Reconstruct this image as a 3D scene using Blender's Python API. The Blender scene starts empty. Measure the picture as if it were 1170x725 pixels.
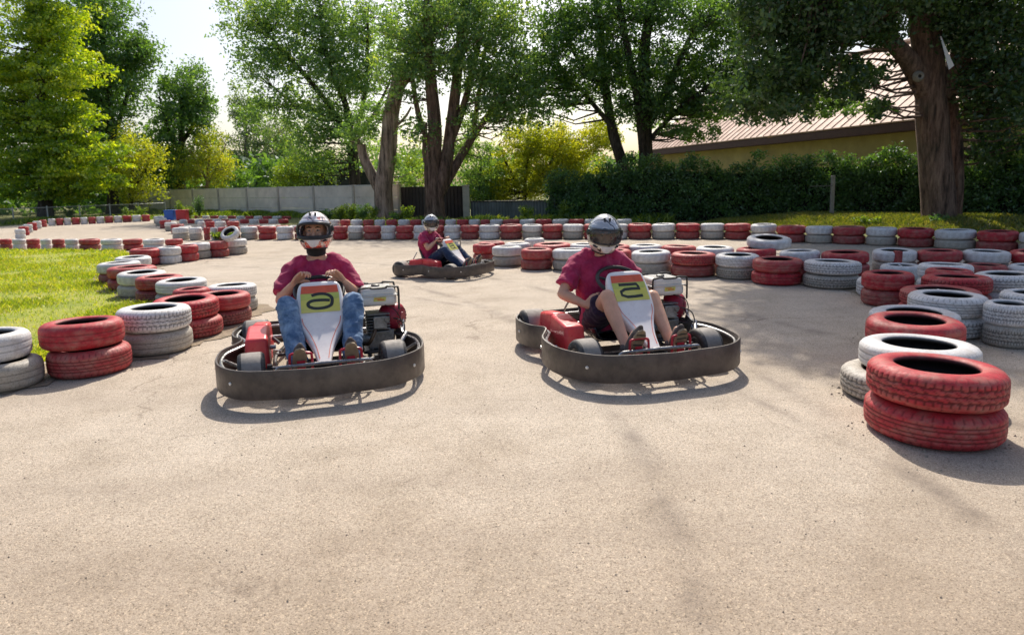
import bpy, math, random
import numpy as np
from mathutils import Vector, Matrix, noise
R=math.radians; PI=math.pi
random.seed(7); rng=np.random.default_rng(7)
sc=bpy.context.scene; col=sc.collection
TS=bpy.data.scenes.new('tmp')   # holds one shape at a time while it is fused; removed again below
# ------------------------------------------------------------------ camera
F=760.0; H=1.32; PITCH=math.atan((311-208)/F); ROLL=math.atan(0.023)
cd=bpy.data.cameras.new("camera"); cam=bpy.data.objects.new("camera",cd); col.objects.link(cam); sc.camera=cam
cam.location=(0,0,H); cd.sensor_width=36; cd.lens=F/1170*36; cd.shift_y=-51.5/1170
cd.clip_start=0.05; cd.clip_end=2000
_fw=Vector((0,math.cos(PITCH),-math.sin(PITCH))); _up0=Vector((0,math.sin(PITCH),math.cos(PITCH))); _rt0=Vector((1,0,0))
# horizon rises to the right of the picture: the camera is rolled a little
_rt=_rt0*math.cos(ROLL)-_up0*math.sin(ROLL); _up=_up0*math.cos(ROLL)+_rt0*math.sin(ROLL)
_m=Matrix((_rt,_up,-_fw)).transposed(); cam.rotation_euler=_m.to_euler()
cd.dof.use_dof=True; cd.dof.focus_distance=4.6; cd.dof.aperture_fstop=4.0
def ray(px,py): return _fw+_rt*((px-585)/F)+_up*(-(py-311)/F)
def gp(px,py,z=0.0):
    d=ray(px,py); t=(z-H)/d.z; return Vector((d.x*t,d.y*t,z))
def at(px,py,D):
    d=ray(px,py); t=D/d.y; return Vector((d.x*t,D,H+d.z*t))
# ------------------------------------------------------------------ object helpers
def tag(o,label=None,cat=None,group=None,kind=None):
    if label: o['label']=label
    if cat: o['category']=cat
    if group: o['group']=group
    if kind: o['kind']=kind
    return o
def empty(name,loc=(0,0,0),rz=0,s=1):
    o=bpy.data.objects.new(name,None); col.objects.link(o); o.location=loc; o.rotation_euler=(0,0,rz); o.scale=(s,s,s)
    o.empty_display_size=.1
    return o
def link(name,me,parent=None,m=None):
    o=bpy.data.objects.new(name,me); col.objects.link(o)
    if parent is not None: o.parent=parent
    if m is not None and len(me.materials)==0: me.materials.append(m)
    return o
def fast(name,V,n,m,attr=None,smooth=False,UV=None):
    """mesh of len(V)/n separate n-gons"""
    V=np.asarray(V,dtype=np.float32).reshape(-1,3); N=len(V)//n
    me=bpy.data.meshes.new(name); me.vertices.add(len(V)); me.vertices.foreach_set('co',V.ravel())
    me.loops.add(len(V)); me.loops.foreach_set('vertex_index',np.arange(len(V),dtype=np.int32))
    me.polygons.add(N); me.polygons.foreach_set('loop_start',np.arange(0,len(V),n,dtype=np.int32))
    me.update(calc_edges=True)
    if attr is not None:
        a=me.attributes.new('rnd','FLOAT','POINT'); a.data.foreach_set('value',np.repeat(np.asarray(attr,dtype=np.float32),n))
    me.materials.append(m); return me
class MB:
    def __init__(s): s.v=[]; s.f=[]; s.mi=[]; s.m=0
    def add(s,vs,fs):
        b=len(s.v); s.v+= [tuple(v) for v in vs]; s.f+=[tuple(i+b for i in f) for f in fs]; s.mi+=[s.m]*len(fs); return s
    def box(s,c,d,rot=None,taper=1.0):
        x,y,z=d[0]/2,d[1]/2,d[2]/2; vs=[]
        for k in (-1,1):
            t=taper if k>0 else 1
            for a,b in ((-1,-1),(1,-1),(1,1),(-1,1)): vs.append(Vector((a*x*t,b*y*t,k*z)))
        if rot is not None: vs=[rot@v for v in vs]
        vs=[v+Vector(c) for v in vs]
        return s.add(vs,[(3,2,1,0),(4,5,6,7),(0,1,5,4),(1,2,6,5),(2,3,7,6),(3,0,4,7)])
    def tube(s,pts,r,n=8,closed=False,caps=True,flat=1.0,flatdir=None,round_=False):
        P=[Vector(p) for p in pts]; K=len(P)
        rr=list(r) if hasattr(r,'__len__') else [r]*K
        if round_ and not closed:
            a=(P[0]-P[1]).normalized(); b=(P[-1]-P[-2]).normalized(); r0,r1=rr[0],rr[-1]
            P=[P[0]+a*r0*.95,P[0]+a*r0*.7]+P+[P[-1]+b*r1*.7,P[-1]+b*r1*.95]
            rr=[r0*.25,r0*.72]+rr+[r1*.72,r1*.25]; K=len(P)
        T=[]
        for i in range(K):
            if closed: t=P[(i+1)%K]-P[i-1]
            else: t=P[min(i+1,K-1)]-P[max(i-1,0)]
            T.append(t.normalized() if t.length>1e-9 else Vector((0,0,1)))
        if flatdir is not None: u=Vector(flatdir)
        else: u=Vector((0,0,1)) if abs(T[0].z)<.9 else Vector((1,0,0))
        vs=[]
        for i in range(K):
            if flatdir is not None: u=Vector(flatdir)
            u=(u-T[i]*u.dot(T[i])); u=u.normalized() if u.length>1e-6 else T[i].orthogonal().normalized()
            w=T[i].cross(u)
            for k in range(n):
                a=2*PI*k/n; vs.append(P[i]+u*(math.cos(a)*rr[i]*flat)+w*(math.sin(a)*rr[i]))
        fs=[]
        for i in range(K if closed else K-1):
            j=(i+1)%K
            for k in range(n): fs.append((i*n+k,i*n+(k+1)%n,j*n+(k+1)%n,j*n+k))
        if caps and not closed: fs+= [tuple(range(n-1,-1,-1)),tuple((K-1)*n+k for k in range(n))]
        return s.add(vs,fs)
    def lathe(s,prof,n=24,c=(0,0,0),axis='z',closed=False,M=None):
        vs=[];K=len(prof)
        for k in range(n):
            a=2*PI*k/n
            for r,z in prof:
                p=Vector((r*math.cos(a),r*math.sin(a),z))
                if axis=='x': p=Vector((p.z,p.x,p.y))
                if axis=='y': p=Vector((p.y,p.z,p.x))
                if M is not None: p=M@p
                vs.append(p+Vector(c))
        fs=[]
        for k in range(n):
            j=(k+1)%n
            for i in range(K if closed else K-1):
                i2=(i+1)%K; fs.append((k*K+i,j*K+i,j*K+i2,k*K+i2))
        return s.add(vs,fs)
    def ell(s,c,r,n=16,M=None):
        prof=[(math.cos(t)*1.0,math.sin(t)) for t in [(-PI/2+PI*i/(n//2)) for i in range(n//2+1)]]
        prof[0]=(0.001,-1); prof[-1]=(0.001,1)
        S=Matrix.Diagonal(Vector(r)); MM=(M@S) if M is not None else S
        return s.lathe(prof,n,c,'z',False,MM)
    def poly(s,pts,h=None):
        n=len(pts); P=[Vector(p) for p in pts]
        if h is None: return s.add(P,[tuple(range(n))])
        Q=[p+Vector(h) for p in P]
        return s.add(P+Q,[tuple(range(n-1,-1,-1)),tuple(range(n,2*n))]+[(i,(i+1)%n,n+(i+1)%n,n+i) for i in range(n)])
    def mesh(s,name,mats,smooth=35,bevel=0):
        me=bpy.data.meshes.new(name); me.from_pydata(s.v,[],s.f)
        for m in (mats if isinstance(mats,(list,tuple)) else [mats]): me.materials.append(m)
        if any(s.mi): me.polygons.foreach_set('material_index',s.mi)
        me.update()
        if smooth:
            me.shade_smooth(); me.set_sharp_from_angle(angle=R(smooth))
        return me
    def build(s,name,mats,parent=None,smooth=35,bevel=0,seg=2):
        o=link(name,s.mesh(name,mats,smooth),parent)
        if bevel:
            b=o.modifiers.new('bevel','BEVEL'); b.width=bevel; b.segments=seg; b.limit_method='ANGLE'; b.angle_limit=R(40)
        return o
def crom(pts,k=6,closed=False):
    P=[Vector(p) for p in pts]; n=len(P); out=[]
    rngi=range(n) if closed else range(n-1)
    for i in rngi:
        if closed: a,b,c,d=P[i-1],P[i],P[(i+1)%n],P[(i+2)%n]
        else: a,b,c,d=P[max(i-1,0)],P[i],P[i+1],P[min(i+2,n-1)]
        for j in range(k):
            t=j/k; out.append(.5*((2*b)+(c-a)*t+(2*a-5*b+4*c-d)*t*t+(3*b-a-3*c+d)*t*t*t))
    if not closed: out.append(P[-1])
    return out
# ------------------------------------------------------------------ materials
class NT:
    def __init__(s,m): s.t=m.node_tree; s.n=s.t.nodes; s.l=s.t.links
    def new(s,ty,**k):
        nd=s.n.new(ty)
        for a,b in k.items(): setattr(nd,a,b)
        return nd
    def noise(s,vec,scale,detail=4,rough=.6,dim=None):
        nd=s.new('ShaderNodeTexNoise'); nd.inputs['Scale'].default_value=scale; nd.inputs['Detail'].default_value=detail; nd.inputs['Roughness'].default_value=rough
        if vec is not None: s.l.new(vec,nd.inputs['Vector'])
        return nd.outputs['Fac']
    def ramp(s,fac,stops,interp='LINEAR'):
        nd=s.new('ShaderNodeValToRGB'); cr=nd.color_ramp; cr.interpolation=interp
        while len(cr.elements)<len(stops): cr.elements.new(.5)
        for e,(p,c) in zip(cr.elements,stops):
            e.position=p; e.color=(c if len(c)==4 else (*c,1)) if hasattr(c,'__len__') else (c,c,c,1)
        s.l.new(fac,nd.inputs[0]); return nd.outputs[0]
    def mix(s,fac,a,b,mode='MIX'):
        nd=s.new('ShaderNodeMix',data_type='RGBA',blend_type=mode)
        for i,v in ((0,fac),(6,a),(7,b)):
            if isinstance(v,bpy.types.NodeSocket): s.l.new(v,nd.inputs[i])
            else: nd.inputs[i].default_value=(v if i==0 else ((*v,1) if len(v)==3 else v))
        return nd.outputs[2]
    def math(s,op,a,b=0,c=0):
        nd=s.new('ShaderNodeMath',operation=op)
        for i,v in enumerate((a,b,c)):
            if isinstance(v,bpy.types.NodeSocket): s.l.new(v,nd.inputs[i])
            else: nd.inputs[i].default_value=v
        return nd.outputs[0]
    def coord(s,which='Object',scale=None):
        o=s.new('ShaderNodeTexCoord').outputs[which]
        if scale is not None:
            mp=s.new('ShaderNodeMapping'); mp.inputs['Scale'].default_value=scale; s.l.new(o,mp.inputs[0]); o=mp.outputs[0]
        return o
    def attr(s,name,out='Fac'):
        nd=s.new('ShaderNodeAttribute'); nd.attribute_name=name; return nd.outputs[out]
    def bump(s,h,strength=.3,dist=.01):
        nd=s.new('ShaderNodeBump'); nd.inputs['Strength'].default_value=strength; nd.inputs['Distance'].default_value=dist
        s.l.new(h,nd.inputs['Height']); return nd.outputs[0]
def newmat(name):
    m=bpy.data.materials.new(name); m.use_nodes=True; nt=NT(m); b=nt.n['Principled BSDF']; return m,nt,b
def mat(name,c,rough=.6,var=.25,scale=12,metal=0,bump=.15,dirt=None,dirtamt=.5,coat=0,bd=.003):
    m,nt,b=newmat(name); co=nt.coord()
    n1=nt.noise(co,scale,6); 
    lo=tuple(x*(1-var) for x in c); hi=tuple(min(1,x*(1+var*.6)) for x in c)
    cl=nt.ramp(n1,[(.3,lo),(.7,hi)])
    if dirt is not None:
        n2=nt.noise(co,scale*.35,8,.7); f=nt.ramp(n2,[(.45,(0,0,0)),(.72,(dirtamt,)*3)])
        cl=nt.mix(f,cl,dirt)
    nt.l.new(cl,b.inputs['Base Color']); b.inputs['Metallic'].default_value=metal
    rr=nt.ramp(nt.noise(co,scale*2.3,5),[(.3,(max(0,rough-.12),)*3),(.7,(min(1,rough+.12),)*3)]); nt.l.new(rr,b.inputs['Roughness'])
    if bump: nt.l.new(nt.bump(nt.noise(co,scale*6,4),bump,bd),b.inputs['Normal'])
    if coat: b.inputs['Coat Weight'].default_value=coat
    return m
def leafmat(name,stops,trans=.45,trc=None,nscale=.35):
    m,nt,b=newmat(name); nt.n.remove(b); out=nt.n['Material Output']
    r=nt.attr('rnd'); co=nt.coord('Object')
    big=nt.noise(co,nscale,3); mixv=nt.math('ADD',nt.math('MULTIPLY',r,.55),nt.math('MULTIPLY',big,.5))
    c=nt.ramp(mixv,stops)
    d=nt.new('ShaderNodeBsdfDiffuse'); nt.l.new(c,d.inputs[0])
    t=nt.new('ShaderNodeBsdfTranslucent'); tc=nt.mix(1.0,c,trc or (1.65,1.55,.42),'MULTIPLY'); nt.l.new(tc,t.inputs[0])
    g=nt.new('ShaderNodeBsdfGlossy'); g.inputs['Roughness'].default_value=.45; g.inputs[0].default_value=(.8,.85,.9,1)
    mx=nt.new('ShaderNodeMixShader'); mx.inputs[0].default_value=trans; nt.l.new(d.outputs[0],mx.inputs[1]); nt.l.new(t.outputs[0],mx.inputs[2])
    m2=nt.new('ShaderNodeMixShader'); m2.inputs[0].default_value=.06; nt.l.new(mx.outputs[0],m2.inputs[1]); nt.l.new(g.outputs[0],m2.inputs[2])
    nt.l.new(m2.outputs[0],out.inputs[0]); return m
# ------------------------------------------------------------------ light: sun ahead of the camera, above the trees
SUN_EL=47; SUN_AZ=4
w=bpy.data.worlds.new("World"); sc.world=w; w.use_nodes=True
wn=w.node_tree.nodes; bg=wn['Background']
sky=wn.new('ShaderNodeTexSky'); sky.sky_type='NISHITA'; sky.sun_disc=False; sky.sun_elevation=R(SUN_EL); sky.sun_rotation=R(SUN_AZ)
sky.air_density=1.0; sky.dust_density=4.0; sky.ozone_density=1.0; sky.altitude=300
w.node_tree.links.new(sky.outputs[0],bg.inputs[0]); bg.inputs[1].default_value=.15
sd=bpy.data.lights.new("sun",'SUN'); sd.energy=5.0; sd.angle=R(.6); sd.color=(1,.93,.82)
so=bpy.data.objects.new("sun",sd); col.objects.link(so); so.rotation_euler=(-R(90-SUN_EL),0,-R(SUN_AZ)); so.location=(0,20,25)
sc.view_settings.view_transform='Standard'; sc.view_settings.look='None'; sc.view_settings.exposure=0
sc.render.engine='CYCLES'; sc.cycles.max_bounces=6; sc.cycles.transparent_max_bounces=8; sc.cycles.use_denoising=True
# ------------------------------------------------------------------ painted tyres
def tyremat(name,c,dark,wear,gray):
    m,nt,b=newmat(name); co=nt.coord(); oi=nt.new('ShaderNodeObjectInfo').outputs['Random']
    off=nt.new('ShaderNodeVectorMath',operation='ADD'); nt.l.new(co,off.inputs[0])
    mul=nt.math('MULTIPLY',oi,37.0); cx=nt.new('ShaderNodeCombineXYZ'); nt.l.new(mul,cx.inputs[0]); nt.l.new(mul,cx.inputs[1]); nt.l.new(cx.outputs[0],off.inputs[1]); co=off.outputs[0]
    base=nt.ramp(nt.noise(co,5,6,.65),[(.3,dark),(.62,c)])
    base=nt.mix(nt.math('MULTIPLY',oi,.55),base,gray)
    # grime: streaks round the tyre and speckle of bare rubber
    st=nt.ramp(nt.noise(co,22,8,.75),[(.50,(0,0,0)),(.66,(wear,)*3)])
    base=nt.mix(st,base,tuple(x*.35 for x in gray))
    dust=nt.ramp(nt.noise(co,3.1,5,.6),[(.44,(0,0,0)),(.76,(.5,)*3)]); base=nt.mix(dust,base,(.40,.32,.24))
    chip=nt.ramp(nt.noise(co,9,8,.85),[(.65,(0,0,0)),(.68,(.8,)*3)]); base=nt.mix(chip,base,(.05,.045,.042))
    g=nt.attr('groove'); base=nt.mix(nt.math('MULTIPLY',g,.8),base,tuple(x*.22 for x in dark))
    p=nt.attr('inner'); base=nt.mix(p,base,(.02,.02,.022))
    nt.l.new(base,b.inputs['Base Color'])
    nt.l.new(nt.ramp(nt.noise(co,14,4),[(.3,(.42,)*3),(.7,(.7,)*3)]),b.inputs['Roughness'])
    b.inputs['Specular IOR Level'].default_value=.35
    nt.l.new(nt.bump(nt.noise(co,60,5,.7),.35,.004),b.inputs['Normal']); return m
TM={'r':tyremat('red_painted_rubber',(.56,.028,.045),(.36,.015,.026),.55,(.40,.09,.085)),
    'w':tyremat('white_painted_rubber',(.86,.85,.84),(.68,.67,.67),.5,(.56,.55,.56)),
    'g':tyremat('grimy_white_painted_rubber',(.56,.52,.46),(.36,.33,.29),.85,(.40,.36,.30)),
    'd':tyremat('dull_red_painted_rubber',(.40,.05,.05),(.24,.03,.035),.8,(.30,.09,.08))}
def tyre_mesh(name,ratio,style,hi):
    """unit tyre: outer radius 1, height (axial) ratio, with a hollow inside"""
    h=1.0
    hole=.60
    # (radius, z) section of the outside: lower bead -> sidewall -> tread -> upper sidewall -> bead -> inside
    S=[(hole,.10),(hole+.03,.03),(hole+.12,.0),(.78,.0),(.88,.035),(.945,.10),(.975,.17)]
    tr=[(1.0-.012*abs(2*t-1)**3,.20+.60*t) for t in [i/(16 if hi else 5) for i in range((16 if hi else 5)+1)]]
    U=[(r,1-z) for r,z in S[::-1]]
    prof=S+tr+U; prof+= [(hole+.02,.80),(.80,.78),(.90,.65),(.92,.5),(.90,.35),(.80,.22),(hole+.02,.20)]
    n=(216 if hi else 40); K=len(prof); iu=len(S); it=iu+len(tr); iout=it+len(U)
    V=np.zeros((n,K,3),dtype=np.float32); G=np.zeros((n,K),dtype=np.float32); I=np.zeros((n,K),dtype=np.float32)
    pr=np.array(prof)
    for k in range(n):
        a=2*PI*k/n; r=pr[:,0].copy(); z=pr[:,1]*h
        if hi:
            for i in range(3,iout-3):
                zz=pr[i,1]; g=0
                if style==0:   # zig-zag grooves round the tyre
                    zig=.03*abs(((a*24/PI)%2)-1)
                    for q in (.33,.5,.67):
                        if abs(zz-q-(zig-.015)*(1 if q!=.5 else -1))<.026: g=1
                    if (.17<zz<.33 or .67<zz<.83) and (k%4)==0: g=1
                    if (zz<.17 or zz>.83) and .07<zz<.93 and (k%6)==0: g=.6
                    if .36<zz<.64 and (k+int(zz*30))%5==0: g=max(g,.7)
                elif style==1: # ribs
                    for q in (.3,.43,.57,.7):
                        if abs(zz-q)<.02: g=1
                    if (k+int(zz*14))%7==0 and .2<zz<.8: g=max(g,.55)
                    if (zz<.2 or zz>.8) and .06<zz<.94 and (k%5)==0: g=.7
                else:          # worn smooth
                    for q in (.4,.6):
                        if abs(zz-q)<.02: g=.7
                    if (zz<.2 or zz>.8) and .1<zz<.9 and (k%4)==0: g=.4
                G[k,i]=g; r[i]-=.016*g
        else:
            for i in range(iu,it):
                if abs(pr[i,1]-.5)<.25 and k%2==0: G[k,i]=.25
        wob=1+.006*math.sin(2*a+style)+.004*math.sin(5*a)
        V[k,:,0]=r*wob*math.cos(a); V[k,:,1]=r*wob*math.sin(a); V[k,:,2]=z+ .004*np.sin(3*a+style)*h
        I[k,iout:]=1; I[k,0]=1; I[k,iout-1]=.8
    fs=[]
    for k in range(n):
        j=(k+1)%n
        for i in range(K):
            i2=(i+1)%K; fs.append((k*K+i,j*K+i,j*K+i2,k*K+i2))
    me=bpy.data.meshes.new(name); me.from_pydata(V.reshape(-1,3).tolist(),[],fs)
    a=me.attributes.new('groove','FLOAT','POINT'); a.data.foreach_set('value',G.ravel())
    a=me.attributes.new('inner','FLOAT','POINT'); a.data.foreach_set('value',I.ravel())
    me.shade_smooth(); me.update(); return me
_tm={}; _geo={}
def tmesh(colr,style,hi,ratio):
    key=(colr,style if hi else style%2,hi)
    if key not in _tm:
        gk=key[1:]
        if gk not in _geo: _geo[gk]=tyre_mesh('tyre',1.0,key[1],hi)
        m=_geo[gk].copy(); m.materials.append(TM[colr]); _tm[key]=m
    return _tm[key]
CN={'r':'red','w':'white','g':'grimy white','d':'dull red'}
ORD=['first','second','third','fourth','fifth','sixth','seventh','eighth','ninth','tenth','eleventh','twelfth','thirteenth','fourteenth','fifteenth','sixteenth','seventeenth','eighteenth','nineteenth','twentieth']
TENS=['','','twenty','thirty','forty']
def ordn(i):
    if i<20: return ORD[i]
    t,u=divmod(i+1,10)
    return {20:'twentieth',30:'thirtieth',40:'fortieth'}[i+1] if u==0 else TENS[t]+'-'+ORD[u-1]
ALLT=[]
def tyre(c,z,rad,th,colr,tilt=(0,0),rz=None):
    cam_d=math.hypot(c[0],c[1]); hi=cam_d<9.5
    st=rng.integers(0,3); me=tmesh(colr,int(st),hi,th/rad)
    o=bpy.data.objects.new('tyre',me); col.objects.link(o); o.location=(c[0],c[1],z); o.scale=(rad,rad,th)
    o.rotation_euler=(tilt[0],tilt[1],random.uniform(0,6.28) if rz is None else rz)
    ALLT.append((c[0],c[1],rad,z)); return o
def centre_from(xl,xr,y,z,front):
    """front=True: y is the front-most ground contact; else y is the centre of the stack at height z"""
    cx=(xl+xr)/2; g=gp(cx,y,z); w=xr-xl
    D=g.y; st=math.sqrt(1+((cx-585)/F)**2)
    if front:
        for _ in range(6):
            r=w*D/(2*F)/st; u=Vector((g.x,g.y,0)).normalized(); c=Vector((g.x,g.y,0))+u*r; D=c.y
        return c,r
    return Vector((g.x,g.y,0)),w*D/(2*F)/st
PH={}
STUFF=[]
STK=[]
def row(name,specs,th=None,stuff=False):
    """specs: (xl,xr,y,colours bottom->top[,opts])"""
    for i,s in enumerate(specs):
        xl,xr,y,cs=s[:4]; op=s[4] if len(s)>4 else {}
        t=op.get('th',th); N=len(cs)
        if op.get('top'): c,r=centre_from(xl,xr,y,(t or .165)*N,False)
        else: c,r=centre_from(xl,xr,y,0,True)
        if c.y>7.5: r*=1.05
        STK.append(dict(c=c,r=r*op.get('rs',1.0),t=t,cs=cs,op=op,i=i,name=name,stuff=stuff))
def settle():
    """nudge stacks that stand too close until no two tyres cut into each other"""
    for it in range(60):
        mv=0
        for a in range(len(STK)):
            A=STK[a]
            for b in range(a+1,len(STK)):
                B=STK[b]
                if abs(A['c'].x-B['c'].x)>.8 or abs(A['c'].y-B['c'].y)>.8: continue
                d=B['c']-A['c']; d.z=0; L=d.length; ov=A['r']+B['r']-L-(.015 if min(A['c'].y,B['c'].y)<7.5 else .05)
                if ov>0:
                    mv+=1; u=d/L if L>1e-4 else Vector((0,1,0)); 
                    
                    if it<14: A['r']*=.997; B['r']*=.997
                    Fq=B if B['c'].length>A['c'].length else A; vr=Fq['c'].normalized()
                    if abs(u.dot(vr))>.45: Fq['c']+=vr*ov*.8; continue
                    wa,wb=(.15,.75) if A['c'].length<B['c'].length else (.75,.15); A['c']-=u*ov*wa; B['c']+=u*ov*wb
        if not mv: break
def build_rows():
    for S in STK:
        cs,op,i,name,r,c,t=S['cs'],S['op'],S['i'],S['name'],S['r'],S['c'],S['t']; N=len(cs); tt=t or r*.55; z=0.0
        for k,ch in enumerate(cs):
            jx,jy=(op['off'][k] if 'off' in op else (random.uniform(-.006,.006)*r/.3,random.uniform(-.006,.006)*r/.3))
            o=tyre((c.x+jx,c.y+jy),z,r*random.uniform(.985,1.0),tt,ch,(random.uniform(-.028,.028),random.uniform(-.028,.028)) if k else (0,0))
            if S['stuff']: STUFF.append(o); z+=tt; continue
            if N==1: lab=f"{CN[ch]} single tyre, {ordn(i)} place from the left in {name}"
            else: lab=f"{CN[ch]} tyre, {'upper' if k==N-1 else 'lower'} in stack {ordn(i)} from left of {name}"
            tag(o,lab,'tyre',name.replace('the ','tyres of the ',1)); z+=tt
def alt(xs,y0,y1,start,n=2,low=None):
    """edges xs along x, bottoms interpolated, colours alternating"""
    out=[]
    for i in range(len(xs)-1):
        t=i/max(1,len(xs)-2); y=y0+(y1-y0)*t; ch='wr'[(i+start)%2]
        lo=ch
        if low and ch=='w' and random.random()<.5: lo='g'
        if ch=='r' and random.random()<.45: lo='d'
        out.append((xs[i]+.4,xs[i+1]-.4,y,(lo if n==2 else '')+ch))
    return out
# near chain at the left edge of the track
row('the near left chain',[(-70,30,462,'rr',{'th':.19}) if 0 else (-155,-50,464,'rr',{'th':.19}),(-48,54,450,'gw',{'th':.19,'off':[(.02,0),(-.06,.02)]}),(55,157,433,'rr',{'th':.19,'off':[(.0,0),(-.05,.02)]}),
  (136,225,408,'gw',{'th':.185}),(176,256,389,'rr',{'th':.17,'off':[(.03,-.02),(-.01,.02)]}),(222,291,374,'dr'),(230,293,325,'gw',{'top':1,'th':.145,'rs':.93})])
row('the grass tip chain',[(196,243,329,'dr',{'top':1,'th':.15,'rs':.95}),(177,236,319,'gw',{'top':1,'th':.145}),(154,210,316,'dr',{'top':1,'th':.15}),(134,190,310,'gw',{'top':1,'th':.15}),(122,178,304,'dr',{'top':1,'th':.15}),
  (111,160,299,'dw',{'top':1,'th':.15}),(131,172,293,'dw',{'top':1,'th':.15}),(150,184,304.5,'rr'),(178,206,302,'ww'),(201,228,299,'rr'),(210,242,297,'gw'),(239,262,294,'dr'),(257,283,291,'gw')],th=.15)
xs=[-105,-85,-67,-50,-33,-16,0,15,31,47,60,75,91,116,141,164,189,210]
row('the straight row behind the grass',alt(xs,284,286,1)[:17],th=.12)
# outermost boundary, from the far left corner to the right edge
row('the front outer barrier',[(198,217,274.5,'gw'),(217,232,274.5,'gw')]+alt([233,241,250,265],274.5,274.5,1)+[(266,275,274,'dr'),(276,295,274,'gw'),(296,316,274,'rr'),(317,336,274,'ww')]
  +alt([337,359,381,398,416,436,453,473,491,508,527,548,572,597,620,643,667,692],274,273.5,1,low=1)
  +[(693,717,273.5,'ww'),(718,744,273.5,'dr'),(745,771,273.5,'gw'),(772,799,273.5,'dr'),(800,827,273.5,'gw'),(828,857,274,'dr'),(858,887,275,'gw'),(887,920,277.5,'dr'),(920,951,278.5,'gw'),(951,988,279.5,'dr'),(989,1024,281,'gw'),(1025,1066,283,'dr'),(1067,1114,285.5,'gw'),(1115,1162,288,'dr'),(1163,1215,291,'gw'),(1216,1272,295,'rr')],th=.165)
row('the rear outer barrier',alt([347,362,377,389,401,415,428,441,455,469,482,496,509,522,536,549,560,575,594,612,631,650,668,686,704,722],262.5,264,0),th=.15)
row('the far infield row',alt([226,235,246,259,274],263,263,0)+[(275,284,263,'w'),(284,298,263,'r'),(299,315,263,'w'),(316,330,263,'r'),(331,345,263,'w'),(346,362,263,'r')],th=.14)
row('the pale row in front of the far wall',alt([205,214,223,233,243,253,263,274,285,296,307,318,330],255.5,255.5,0,1),th=.16,stuff=True)
row('the far row under the concrete wall',alt([168,177,186,195,204,213,222,231,240,250,260,270,280,290,300,311,322,333],248.6,250.5,1,1),th=.12,stuff=True)
row('the far left bend',[(18,30,273,'ww'),(22,34,269,'rr'),(27,38,266,'ww'),(32,43,263.5,'rr'),(38,48,261.3,'ww'),(45,54,259.5,'rr')]+alt([55,64,73,82,92,101,110,120,130,140,151,162,172],258,253,0),th=.14,stuff=True)
row('the short far infield arm',[(176,188,255,'gw'),(178,191,258,'gw'),(183,196,261,'dr'),(189,203,264,'gw'),(196,211,267,'dr'),(205,220,270,'gw')],th=.14)
# island on the right
row('the front island row',[(541,566,301,'dr'),(563,596,305,'gw'),(596,631,309,'dr'),(632,675,310,'gw'),(676,721,312,'dr'),(722,766,314,'gw'),(767,817,317.5,'dr'),(818,867,320,'gw'),(859,916,327,'rr'),(917,981,331,'gw'),(977,1048,345,'w',{'th':.2})],th=.155)
row('the rear island row',[(548,577,297,'dr'),(577,606,299,'ww'),(600,622,292,'gw'),(610,652,301,'dr'),(652,684,301,'ww'),(684,719,303.5,'dr'),(719,756,304,'ww'),(756,795,306.5,'dr'),(795,838,308,'ww'),(840,886,312,'dr'),(890,936,314,'ww'),(938,992,316,'rr'),(996,1046,313,'gw'),(1046,1098,314,'dr'),(1098,1152,315,'gw'),(1152,1210,316,'rr'),(1212,1272,318,'gw')],th=.15)
row('the low island infill',[(700,738,308,'d'),(742,782,309.5,'w'),(786,826,311.5,'d'),(832,874,314,'w'),(880,922,317.5,'d'),(926,970,320,'r'),(1004,1052,322,'w'),(1100,1150,322,'d'),(1150,1204,323,'w')],th=.19)
row('the right-hand chain',[(983,1046,310.5,'dr',{'top':1}),(1033,1104,306,'ww',{'top':1}),(1056,1122,316,'rr',{'top':1}),(1096,1175,312,'ww',{'top':1}),
  (1042,1142,329,'dr',{'top':1}),(1034,1139,341,'ww',{'top':1}),(1016,1130,346,'rr',{'top':1,'th':.14}),(984,1103,355,'ww',{'top':1,'th':.13,'rs':.93}),(977,1113,372,'rr',{'top':1,'th':.18,'rs':.93}),(975,1125,391,'gw',{'top':1,'off':[(-.1,.02),(0,0)]}),(983,1156,415,'rr',{'top':1,'th':.18,'off':[(.0,0),(0,0)]})],th=.165)
row('the stacks at the right edge',[(1122,1185,345,'gw',{'top':1}),(1140,1225,333,'gw',{'top':1})],th=.165)
settle(); build_rows()
# loose tyres on top of others
c,r=centre_from(852,904,281,.30,False); o=tyre((c.x,c.y),.285,r,.15,'w',(R(5),R(-4))); tag(o,'pale blue-white tyre lying tilted on top of the rear island row','tyre')
c,r=centre_from(251,276,275,.3,False); o=tyre((c.x,c.y+.06),.39,.18,.12,'w',(R(42),0),R(-10)); tag(o,'white tyre leaning half upright on the last stack beside the grass tip','tyre')

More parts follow.
